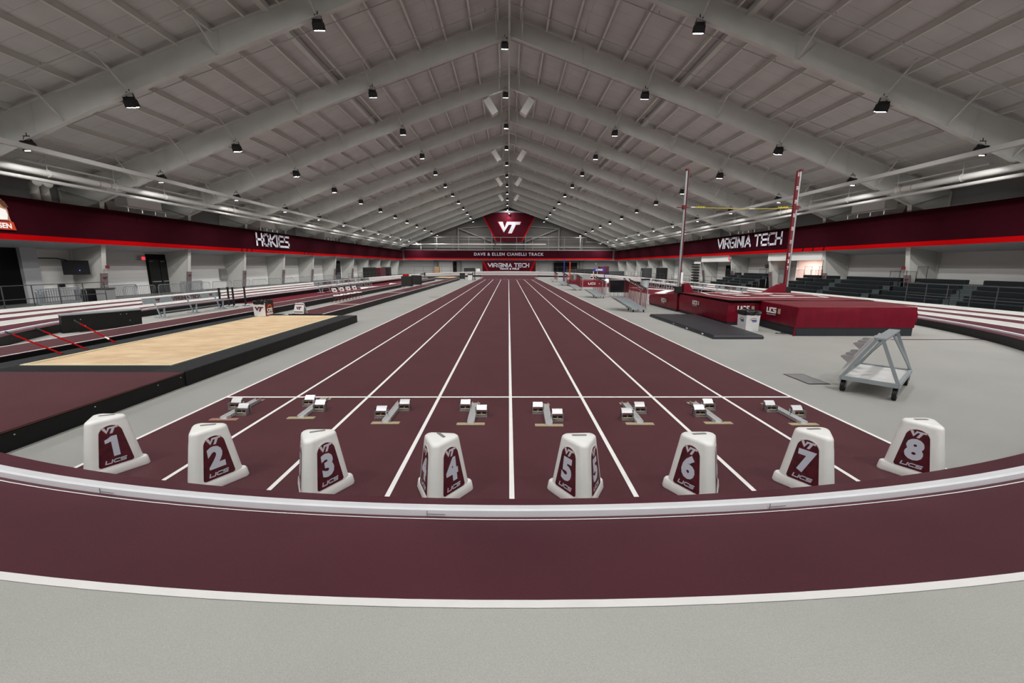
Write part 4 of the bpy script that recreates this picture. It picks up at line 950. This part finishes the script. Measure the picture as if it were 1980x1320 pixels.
# bin by the pit
t = thing('trash_bin', 'white square cardboard bin with black bag in front of the vault pit', 'bin', (8.36, 14.3, .004), R(4))
mb = MB(); mb.loft([[(-.23,-.23,0),(.23,-.23,0),(.23,.23,0),(-.23,.23,0)],[(-.25,-.25,.62),(.25,-.25,.62),(.25,.25,.62),(-.25,.25,.62)]]); mk('box', mb, 'binwhite', t)
for (o_, xd) in (((.02,-.243,.38),(1,0,0)), ((-.243,0,.38),(0,-1,0))):
    Mx = frame_m(o_, xd, (0,0,1)); mb = MB()
    for k in range(8):
        a, b = R(40+17*k), R(40+17*(k+1)); mb.prism([(math.cos(z)*.13, math.sin(z)*.07) if r == 0 else (math.cos(z)*.14, math.sin(z)*.085) for z, r in ((a,0),(b,0),(b,1),(a,1))], .006, Mx)
    mk('logo_arc', mb, 'sidered', t)
    mb = MB(); mb.prism([(-.08,-.01),(.11,-.01),(.11,.02),(-.08,.02)], .008, Mx); mb.prism([(-.04,-.05),(.11,-.05),(.11,-.025),(-.04,-.025)], .008, Mx); mk('logo_bars', mb, 'blue', t)
mb = MB(); rg = []
for (zz, g) in ((.56,.05),(.62,.08),(.68,.06),(.71,-.02),(.66,-.3)):
    P = []
    for k in range(24):
        a = 2*PI*k/24; m_ = max(abs(math.cos(a)), abs(math.sin(a)))/.25; P.append((math.cos(a)/m_*(1+g)+random.uniform(-.01,.01), math.sin(a)/m_*(1+g)+random.uniform(-.01,.01), zz+random.uniform(-.015,.015)))
    rg.append(P)
mb.loft(rg); mk('bin_bag', mb, 'bag', t)
mb = MB(); pts = [(math.cos(k*.7)*.2 + .02*k, math.sin(k*.7)*.12, .008+.002*k) for k in range(20)]; mb.tube(pts, .008, 5); o = mk('cable_coil', mb, 'rubber', loc=(9.0, 13.55, .004)); tag(o, 'small coil of black cable on the floor by the white bin', 'cable')
quad('floor_hatch', 5.72, 6.15, 7.6, 8.37, .004, 'rubber', 'rectangular hatch set in the floor'); q = MB(); q.box(5.745, 6.125, 7.64, 8.33, .004, .008); h = struct('floor_hatch', q, 'midgrey', 'rectangular hatch set in the floor')
# starting-block trolley
t = thing('block_trolley', 'grey two wheeled frame trolley holding starting blocks, right of the track', 'trolley', (6.21, 6.88, .004), R(-49.5))
# local frame: y = long axis away, x = width towards the camera's right
W2 = .38; L = 1.55
mb = MB(); mb.box(-W2, W2, 0, L, .255, .27); mk('deck', mb, 'binwhite', t)
mb = MB()
for (a, b) in (((-W2,0,.26),(W2,0,.26)),((W2,0,.26),(W2,L,.26)),((W2,L,.26),(-W2,L,.26)),((-W2,L,.26),(-W2,0,.26))): mb.bar(a, b, .05, .07)
mk('deck_frame', mb, 'greysteel', t)
for yy in (.02, L-.02):
    for s in (-1, 1): mb = MB(); mb.bar((s*W2, yy, .27), (.03*s+.06, yy, 1.02), .05, .03, upv=(0,1,0)); mk('side_leg', mb, 'greysteel', t)
    
mb = MB(); mb.box(-.02, .14, 0, L, 1.0, 1.03)
for k in range(8): mb.cyl((.06, .12+.18*k, .97), (1,0,0), .018, .1, 8)
mk('top_rail', mb, 'greysteel', t)
mb = MB(); mb.bar((W2, L-.05, .3), (.1, L-.35, .95), .03); mb.bar((-W2, L-.4, .3), (.02, L-.15, .9), .03); mk('brace', mb, 'greysteel', t)
for (a, b) in ((-W2+.03,.08),(W2-.03,.08),(-W2+.03,L-.1),(W2-.03,L-.1)):
    mb = MB(); mb.cyl((a,b,.10), (1,0,0), .10, .06, 18); w_ = mk('wheel', mb, 'rubber', t, smooth=True)
    mb = MB(); mb.cyl((a,b,.10), (1,0,0), .04, .066, 12); mk('hub', mb, 'galv', w_)
    mb = MB(); mb.bar((a-.042,b,.10), (a-.042,b,.23), .012, .04, upv=(0,1,0)); mb.bar((a+.042,b,.10), (a+.042,b,.23), .012, .04, upv=(0,1,0)); mk('fork', mb, 'galv', t)
TRL = t
# three spare blocks hung on the sloping side
Rz = Matrix.Translation(Vector((6.21, 6.88, .004))) @ Matrix.Rotation(R(-49.5), 4, 'Z')
for k, yy in enumerate((.25, .62, 1.0)):
    a = Vector((-W2-.01, yy, .34)); b = Vector((.0, yy, 1.05)); d = (b-a).normalized(); out = Vector((-d.z, 0, d.x))
    t = thing('starting_block', 'spare silver starting block hung on the sloping side of the trolley, %s' % ('nearest','middle one','farthest')[k], 'starting block', Rz @ a, R(-49.5), 'spare blocks on the trolley')
    a0 = Vector((0,0,0)); L2 = d*.72
    mb = MB(); mb.bar(a0+out*.02, L2+out*.02, .09, .012, upv=(out.x,0,out.z)); mb.bar(a0+out*.035+Vector((0,-.045,0)), L2+out*.035+Vector((0,-.045,0)), .008, .04, upv=(out.x,0,out.z)); mb.bar(a0+out*.035+Vector((0,.045,0)), L2+out*.035+Vector((0,.045,0)), .008, .04, upv=(out.x,0,out.z)); mk('rail', mb, 'alulight', t)
    mb = MB()
    for j in range(16): c = d*(.06+.04*j)+out*.03; mb.bar(c+Vector((0,-.052,0)), c+Vector((0,.052,0)), .006, .03)
    mk('notches', mb, 'alu', t)
    for f, s in ((.2,-1),(.5,1)):
        c = d*f*.9 + out*.05 + Vector((0,s*.06,0)); mb = MB(); e = out*.14
        mb.loft([[c+Vector((0,-.07,0)), c+Vector((0,.07,0)), c+d*.13+Vector((0,.07,0)), c+d*.13+Vector((0,-.07,0))],[c+e+d*.03+Vector((0,-.07,0)), c+e+d*.03+Vector((0,.07,0)), c+e+d*.05+Vector((0,.07,0)), c+e+d*.05+Vector((0,-.07,0))]]); mk('pedal', mb, 'alu', t)

# display box on legs, globe, bins beyond the first cart
t = thing('display_board', 'wide black display board on thin legs behind the nearest hurdle cart', 'display', (7.95, 30.1, .004))
mb = MB(); mb.bbox(-.68, .68, -.25, .25, .33, 1.2, .015); mk('cabinet', mb, 'screen', t)
mb = MB(); mb.box(-.7, .7, -.27, .27, 1.2, 1.23); mk('top_lid', mb, 'galv', t)
for x in (-.6,-.3,0,.3,.6): mb = MB(); mb.bar((x,-.2,0), (x,-.2,.34), .025); mb.bar((x,.2,0), (x,.2,.34), .025); mk('leg', mb, 'galv', t)
t = thing('globe_lamp', 'white ball on a short stand behind the black display board', 'ball', (7.75, 33.0, .004))
mb = MB(); mb.sphere((0,0,1.02), .2, 16, 10); mk('ball', mb, 'white', t, smooth=True); mb = MB(); mb.cyl((0,0,.42), (0,0,1), .03, .82, 8); mb.cyl((0,0,.02), (0,0,1), .2, .03, 12); mk('stand', mb, 'galv', t)
t = thing('trash_bin', 'round blue grey bin on the right red floor before the benches', 'bin', (13.7, 41.8, .006))
mb = MB(); mb.tube([(0,0,0),(0,0,.85)], [.32,.42], 16); mk('bin', mb, 'greysteel', t, smooth=True); mb = MB(); mb.tube([(0,0,.82),(0,0,.95)], [.46,.48], 16); mk('bag_rim', mb, 'bag', t)
for i, (x, y) in enumerate(((12.2,38.5),(14.3,33.5))):
    mb = MB(); mb.cyl((0,0,.9), (0,0,1), .03, 1.7, 8); mb.cyl((0,0,.03), (0,0,1), .3, .05, 14); o = mk('flag_stand', mb, 'galv', loc=(x, y, .009)); tag(o, ('farther' if i == 0 else 'nearer') + ' thin grey stand on the right red floor', 'stand')
# high jump pit
t = thing('high_jump_pit', 'low maroon jump pit with UCS lettering behind the hurdle carts', 'jump pit', (8.6, 45.4, .004))
mb = MB(); mb.bbox(-1.9, 2.0, -1.6, 2.4, 0, .62, .04); mk('foam_block', mb, 'vinyl', t)
mb = MB(); mb.box(-1.85, 1.95, -1.55, 2.35, .62, .66); mk('top', mb, 'vinyltop', t)
block_text('lettering', 'UCS', .22, .75, 'white', frame_m((.15,-1.605,.36), (1,0,0), (0,0,1)), t, stroke=.25, gap=.2, t=.01)
mb = MB(); mb.box(.85,1.0,-1.615,-1.6,.28,.44); mk('care_label', mb, 'tan', t)
for i, (x, y, h_, m_) in enumerate(((6.55,49.7,2.95,'blue'),(7.25,49.8,2.65,'brightorange'),(15.1,66,2.15,'blue'),(13.5,66.5,1.5,'brightorange'))):
    t = thing('jump_standard', ('thin %s standard upright ' % ('blue','orange','blue','orange')[i]) + ('beyond the low jump pit','beyond the low jump pit','holding the blue sign','left of the blue sign')[i], 'standard', (x, y, .006))
    mb = MB(); mb.cyl((0,0,h_/2), (0,0,1), .07, h_, 8); mk('post', mb, m_, t); mb = MB(); mb.box(-.3,.3,-.3,.3,0,.05); mk('foot', mb, 'galv', t)
t = thing('event_sign', 'dark blue sign board reading LYNX far away at the right', 'sign', (14.2, 65.8, 1.35))
mb = MB(); mb.box(-.95,.85,-.04,.04,0,.42); mk('board', mb, 'blue', t); text('lettering', 'LYNX', .34, 'white', frame_m((0,-.045,.21), (1,0,0), (0,0,1)), t, bold=.03, sx=1.2)
mb = MB(); mb.bar((-.9,0,-1.34), (-.9,0,.5), .05); mk('post', mb, 'white', t)
mb = MB(); mb.box(-.35,.35,-.3,.3,0,.55); o = mk('crate', mb, 'blue', loc=(12.2, 48.5, .01)); tag(o, 'small blue crate behind the white ball', 'crate')
mb = MB(); mb.box(-1.7,1.7,-.3,.3,0,.8); o = mk('equipment_box', mb, 'midgrey', loc=(12.0, 70.0, .01)); tag(o, 'low grey equipment box beyond the jump pit near the far bend', 'box')
mb = MB(); mb.box(-.3,.3,-.3,.3,0,.9); o = mk('crate', mb, 'darkgrey', loc=(9.0, 60.0, .01)); tag(o, 'dark crate beyond the orange standard', 'crate')

# ------------------------------------------------------------------ barricades, rails
def barricade_parts(t):
    L, H = 2.35, .98
    mb = MB(); mb.tube([(0,0,.14),(0,0,H-.14),(0,.04,H-.04),(0,.14,H),(0,L-.14,H),(0,L-.04,H-.04),(0,L,H-.14),(0,L,.14),(0,0,.14)], .02, 6); mk('frame', mb, 'barrier', t)
    mb = MB()
    for k in range(1, 18): mb.tube([(0,L*k/18,.15),(0,L*k/18,H-.01)], .009, 5)
    mk('bars', mb, 'barrier', t)
    for y in (.15, L-.15): mb = MB(); mb.tube([(-.28,y,.01),(-.02,y,.14),(.02,y,.14),(.28,y,.01)], .018, 5); mk('foot', mb, 'barrier', t)
mat('barrier', (0.22, 0.235, 0.25), 0.45, metal=.3)
bp0 = thing('crowd_barrier', 'galvanised crowd barrier standing alone left of the barrier line, before the stacked ones', 'barrier', (-24, 21.45, -.12), 0, 'crowd barriers along the left walkway')
barricade_parts(bp0)
for k in range(13): dup(bp0, (-24.0, 26.1 + 2.62*k, -.12), 0, 'galvanised crowd barrier in the line along the left walkway, %s from the camera' % ORD[k])
for k in range(4): dup(bp0, (-25.9 - .16*k, 23.0 + .12*k, -.12), 0, 'crowd barrier stacked upright behind the lone barrier, %s of four' % ORD[k])
for k in range(3): dup(bp0, (-26.0 - .16*k, 27.0 + .12*k, -.12), 0, 'crowd barrier stacked upright by the nearest left column, %s of three' % ORD[k])
for k in range(3): dup(bp0, (-26.2 - .16*k, 33.6 + .12*k, -.12), 0, 'crowd barrier stacked upright by the second left column, %s of three' % ORD[k])
def guard(name, pts, zt, zb, label, step=1.15, m='rail'):
    t = thing('guard_rail', label, 'railing', (pts[0][0], pts[0][1], zb)); a = Vector((0,0,0)); b = Vector((pts[1][0]-pts[0][0], pts[1][1]-pts[0][1], 0)); h = zt-zb
    for z in (h, h*.52): mb = MB(); mb.tube([a + Vector((0,0,z)), b + Vector((0,0,z))], .022, 6); mk('horizontal_bar', mb, m, t)
    n = max(1, round((b-a).length/step))
    for k in range(n+1): p = a.lerp(b, k/n); mb = MB(); mb.tube([p, p+Vector((0,0,h))], .024, 6); mk('post', mb, m, t)
    return t
guard('g', [(-23.3, 15.6), (-23.3, 24.2)], 1.22, -.12, 'dark metal guard rail at the left edge beside the outer lane', 1.15)
guard('g', [(23.4, 14.0), (23.4, 24.3)], 1.27, -.12, 'dark metal guard rail at the right edge in front of the bleachers', 1.15)
guard('g', [(24.2, 40.5), (24.2, 62)], .95, -.12, 'dark guard rail on the right beyond the bleachers', 3)
guard('g', [(24.6, 66), (24.6, 84)], .95, -.12, 'dark guard rail near the far right corner', 2)
guard('g', [(-24.4, 64), (-24.4, 84)], .95, -.12, 'dark guard rail near the far left corner', 2)
guard('g', [(-22, 98), (-7.2, 98)], 1.85, -.12, 'thin rail behind the far bend on the left', 2.2)
guard('g', [(7.2, 98), (22, 98)], 1.85, -.12, 'thin rail behind the far bend on the right', 2.2)
# ------------------------------------------------------------------ bleachers
def bleacher(y0, y1, label, rails, gaps):
    t = thing('bleacher', label, 'bleacher', (24.7, y0, -.12)); L = y1-y0; NT = 5
    for k in range(NT):
        x = .72*k; z = .20 + .27*k
        mb = MB(); mb.box(x, x+.74, 0, L, z-.05, z); mb.box(x, x+.04, .0, L, max(z-.27, 0), z-.05); mk('deck', mb, 'deckgrey' , t)
        # seats, broken by aisle gaps
        edges = [0]; 
        for g in gaps: 
            c = g + .35*k
            if 0 < c < L-1: edges += [c, c+.9]
        edges.append(L)
        for a, b in zip(edges[::2], edges[1::2]):
            if b-a > .4: mb = MB(); mb.bbox(x-.02, x+.30, a+.05, b-.05, z+.02, z+.27, .02); mk('seat', mb, 'seatblack', t)
        mb = MB(); mb.box(x+.05, x+.7, .02, .06, 0, z-.05); mb.box(x+.05, x+.7, L-.06, L-.02, 0, z-.05); mk('end_panel', mb, 'dark', t)
    for r in rails:
        for k in range(1, NT):
            x = .72*k; z = .20+.27*k; mb = MB(); h = .85 + .05*k
            mb.tube([(x,r,z),(x,r,z+h),(x+.66,r,z+h),(x+.66,r,z)], .02, 6)
            for j in range(1, 6): mb.tube([(x+.11*j,r,z+.05),(x+.11*j,r,z+h)], .009, 4)
            if k >= 3: mk('end_rail', mb, 'rubber', t)
    for g in gaps:
        mb = MB(); mb.tube([(.1,g+.45,.2),(.1,g+.45,1.0),(.35,g+.45,1.12),(.6,g+.45,1.0),(.66,g+.45,.5)], .018, 6); mk('aisle_handrail', mb, 'rubber', t)
    return t
bleacher(15.5, 28.2, 'black bleacher at the right edge behind the guard rail', (12.6,), (3.0, 7.2))
bleacher(29.2, 36.6, 'black bleacher in the bay beyond the nearest right column', (.1, 7.3), (3.4,))
bleacher(44.6, 51.0, 'black bleacher farther along the right wall beyond the pink lobby', (.1, 6.3), (3.0,))
bleacher(37.0, 39.0, 'short black bleacher block beside the pink lobby', (.1, 1.9), ())
# ------------------------------------------------------------------ wall fittings
def wbox(name, x, y, z, wy, h, d, m, label, cat, parts=None, group=None):
    s = 1 if x > 0 else -1
    t = thing(name, label, cat, (x, y, z), 0, group); mb = MB(); mb.bbox(min(0, -s*d), max(0, -s*d), -wy/2, wy/2, 0, h, .012); mk('casing', mb, m, t); return t
# left double door
def double_door(n, s, y0, y1, h, label):
    X = s*29.44; mb = MB(); mb.box(min(X, X-s*.08), max(X, X-s*.08), y0, y1, -.12, h); t = struct('door_%d' % n, mb, 'dark', label)
    mid = (y0+y1)/2
    for (a, b) in ((y0+.12, mid-.04), (mid+.04, y1-.12)):
        mb = MB(); mb.box(min(X-s*.08, X-s*.12), max(X-s*.08, X-s*.12), a, b, -.1, h-.42); lf = mk('door_leaf', mb, 'rubber', t)
        mb = MB(); mb.box(min(X-s*.12, X-s*.2), max(X-s*.12, X-s*.2), a+.1, b-.1, .80, .86); mk('push_bar', mb, 'galv', lf)
        mb = MB(); mb.box(min(X-s*.12, X-s*.16), max(X-s*.12, X-s*.16), a+.05, a+.4, h-.6, h-.54); mk('door_closer', mb, 'midgrey', lf)
    return t
double_door(1, -1, 34.4, 36.75, 3.05, 'black double door in the left wall')
double_door(2, -1, 71.5, 73.6, 2.9, 'black door farther along the left wall')
double_door(3, 1, 54.5, 56.6, 2.3, 'dark double door in the right wall')
mb = MB(); mb.box(29.30, 29.42, 60.0, 62.4, -.12, 2.3); struct('door_4', mb, 'dark', 'dark doorway beyond the right bleachers')
mb = MB(); mb.box(-29.42, -29.3, 15, 25.4, -.12, 3.9); struct('door_5', mb, 'dark', 'large opening at the left edge, its inner darkness painted black')  # flat panel, colour carries the darkness of the unlit depth
mb = MB(); mb.box(-29.44, -29.1, 25.4, 26.3, -.12, 3.5); struct('trim_5', mb, 'soffit', 'grey jamb beside the black opening')
def exit_sign(x, y, z, s, label, face='x'):
    t = thing('exit_sign', label, 'exit sign', (x, y, z), 0 if face == 'x' else PI/2); 
    mb = MB(); mb.bbox(-.05, .05, -.35, .35, 0, .32, .01); mk('housing', mb, 'midgrey', t)
    mb = MB(); mb.box(min(s*.05, s*.06), max(s*.05, s*.06), -.05, .25, .04, .28); mk('lit_panel', mb, 'exitred', t)
exit_sign(-29.39, 34.0, 2.55, 1, 'small lit red exit sign beside the left double door')
exit_sign(-29.39, 71.0, 2.5, 1, 'small lit red exit sign far along the left wall')
exit_sign(27.0, 51.3, 3.0, -1, 'small lit red exit sign under the right banner')
t = thing('exit_sign', 'small lit red exit sign on the far wall above the dark door', 'exit sign', (-13.9, 111.7, 2.1)); mb = MB(); mb.box(-.35,.35,-.05,.05,0,.5); mk('lit_panel', mb, 'exitred', t)
# television on the left wall
t = thing('television', 'black wall television hung in the first left bay', 'television', (-28.35, 27.75, 1.55), R(-42))
mb = MB(); mb.bbox(-.04,.04,-.62,.62,0,.92,.012); mk('screen_case', mb, 'screen', t); mb = MB(); mb.box(.04,.045,-.58,.58,.04,.88); mk('screen', mb, 'screen', t)
mb = MB(); mb.box(.045,.05,.12,.17,.25,.31); mk('status_light', mb, 'bluelight', t)
mb = MB(); mb.box(-.45,-.04,-.1,.1,.4,.6); mk('wall_mount', mb, 'rubber', t)
mb = MB(); mb.tube([(-29.35,26.0,3.1),(-29.35,26.05,2.75),(-29.35,26.3,2.6),(-29.35,27.6,2.6),(-29.2,28.0,2.5),(-28.8,28.0,2.35)], .035, 6); o = mk('cable_conduit', mb, 'rubber'); tag(o, 'black conduit looping along the left wall to the television', 'cable')
mb = MB(); mb.bbox(0,.12,-.18,.18,0,.22,.01); o = mk('junction_box', mb, 'rubber', loc=(-29.4, 27.6, .75)); tag(o, 'small black box on the left wall below the television', 'box')
wbox('fire_alarm', -27.25, 28.7, 1.95, .22, .2, .1, 'sidered', 'small red alarm box on the nearest left column', 'alarm')
wbox('fire_alarm', 27.25, 28.75, 2.0, .22, .2, .1, 'sidered', 'small red alarm box on the nearest right column', 'alarm')
wbox('fire_alarm', -29.44, 37.6, 1.1, .2, .22, .1, 'sidered', 'small red pull box right of the left double door', 'alarm')
wbox('fire_alarm', 29.44, 47.6, 2.0, .5, .4, .15, 'pad', 'reddish box high on the right wall above a bleacher', 'alarm')
wbox('electrical_panel', -29.44, 43.2, .75, .8, 1.05, .3, 'midgrey', 'grey electrical panel on the left wall', 'panel')
wbox('electrical_panel', 28.7, 43.6, .5, 1.4, 1.5, .3, 'midgrey', 'grey electrical panel beside the pink lobby on the right', 'panel')
t = thing('waste_bin', 'grey waste bin at the foot of the nearest left column', 'bin', (-25.6, 26.6, -.12)); mb = MB(); mb.bbox(-.3,.3,-.35,.35,0,.8,.03); mk('bin', mb, 'midgrey', t); mb = MB(); mb.bbox(-.33,.33,-.38,.38,.8,.88,.02); mk('lid', mb, 'darkgrey', t)
mb = MB(); mb.bbox(-.3,.3,-.5,.5,0,.85,.03); o = mk('waste_bin', mb, 'rubber', loc=(-26.45, 26.25, -.12)); tag(o, 'black bin beside the grey bin at the nearest left column', 'bin')
# far left and right equipment
def crate(x, y, wx, wy, h, m, label, name='equipment_rack', cat='equipment'):
    t = thing(name, label, cat, (x, y, -.12)); mb = MB(); mb.bbox(-wx/2, wx/2, -wy/2, wy/2, 0, h, .03); mk('body', mb, m, t)
    mb = MB()
    for k in range(4): mb.box(-wx/2-.02, wx/2+.02, -wy/2-.02, wy/2+.02, h*(.2+.22*k), h*(.2+.22*k)+.03)
    mk('shelf_edges', mb, 'darkgrey', t)
crate(-25.6, 77.5, 1.5, 3.0, 1.9, 'rubber', 'tall black equipment rack near the far left corner')
crate(-25.8, 84.0, 1.4, 3.6, 1.8, 'decal', 'dark red stacked mats near the far left corner', 'stacked_mats', 'mats')
crate(-25.8, 89.0, 1.4, 1.8, 1.9, 'rubber', 'black cabinet between stacked mats and the far left corner')
crate(25.8, 70.5, 1.2, 2.0, 2.0, 'rubber', 'black cabinet on the right walkway before the far corner')
crate(25.8, 78.5, 1.4, 2.2, 1.9, 'darkgrey', 'dark grey cabinet near the far right corner')
crate(24.4, 96.0, 3.5, 3.0, 1.1, 'darkgrey', 'jumble of dark equipment at the far right corner')
crate(22.6, 100.0, 2.2, 2.0, 2.2, 'decal', 'dark red stacked chairs at the far right corner', 'stacked_mats', 'mats')
crate(18.0, 104.0, 7.5, 1.5, 1.5, 'rubber', 'long dark rack of mats behind the far bend on the right')
crate(-9.6, 103.0, 2.6, 1.2, 1.7, 'rubber', 'dark machine parked left of the far maroon sign', 'machine')
crate(-7.4, 102.0, .9, .8, 1.5, 'white', 'white cabinet beside the far maroon sign')
crate(-17.5, 103.0, 1.2, .8, 1.9, 'wood', 'brown trolley behind the far bend on the left')
crate(8.6, 103.0, 2.2, .8, 1.1, 'midgrey', 'row of pale machines right of the far maroon sign', 'machine')
t = thing('slatted_rack', 'tall white rack of dark slats against the right wall before the far corner', 'rack', (27.0, 60.0, -.12))
mb = MB(); mb.box(-.05,.0,-1.0,1.0,0,2.9); mk('back_panel', mb, 'wallwhite', t)
for k in range(7): mb = MB(); mb.box(-.35,-.05,-1.0,1.0,.2+.38*k,.34+.38*k); mk('slat', mb, 'dark', t)
# far wall openings
mb = MB(); mb.box(-14.7,-13.1,111.3,111.4,-.12,3.2); struct('door_6', mb, 'dark', 'dark door in the far wall')
mb = MB(); mb.box(-18.6,-14.9,112.3,112.4,-.12,3.1); struct('door_7', mb, 'wallwhite', 'pale garage door in the far wall')
mb = MB(); mb.box(11.9,18.1,110.9,111.0,-.12,3.0); struct('door_8', mb, 'dark', 'wide dark opening in the far wall')
mb = MB(); mb.cyl((0,0,0), (0,1,0), .3, .08, 20); o = mk('wall_clock', mb, 'white', loc=(23.3, 112.3, 2.7)); tag(o, 'round wall clock on the far wall at the right', 'clock')
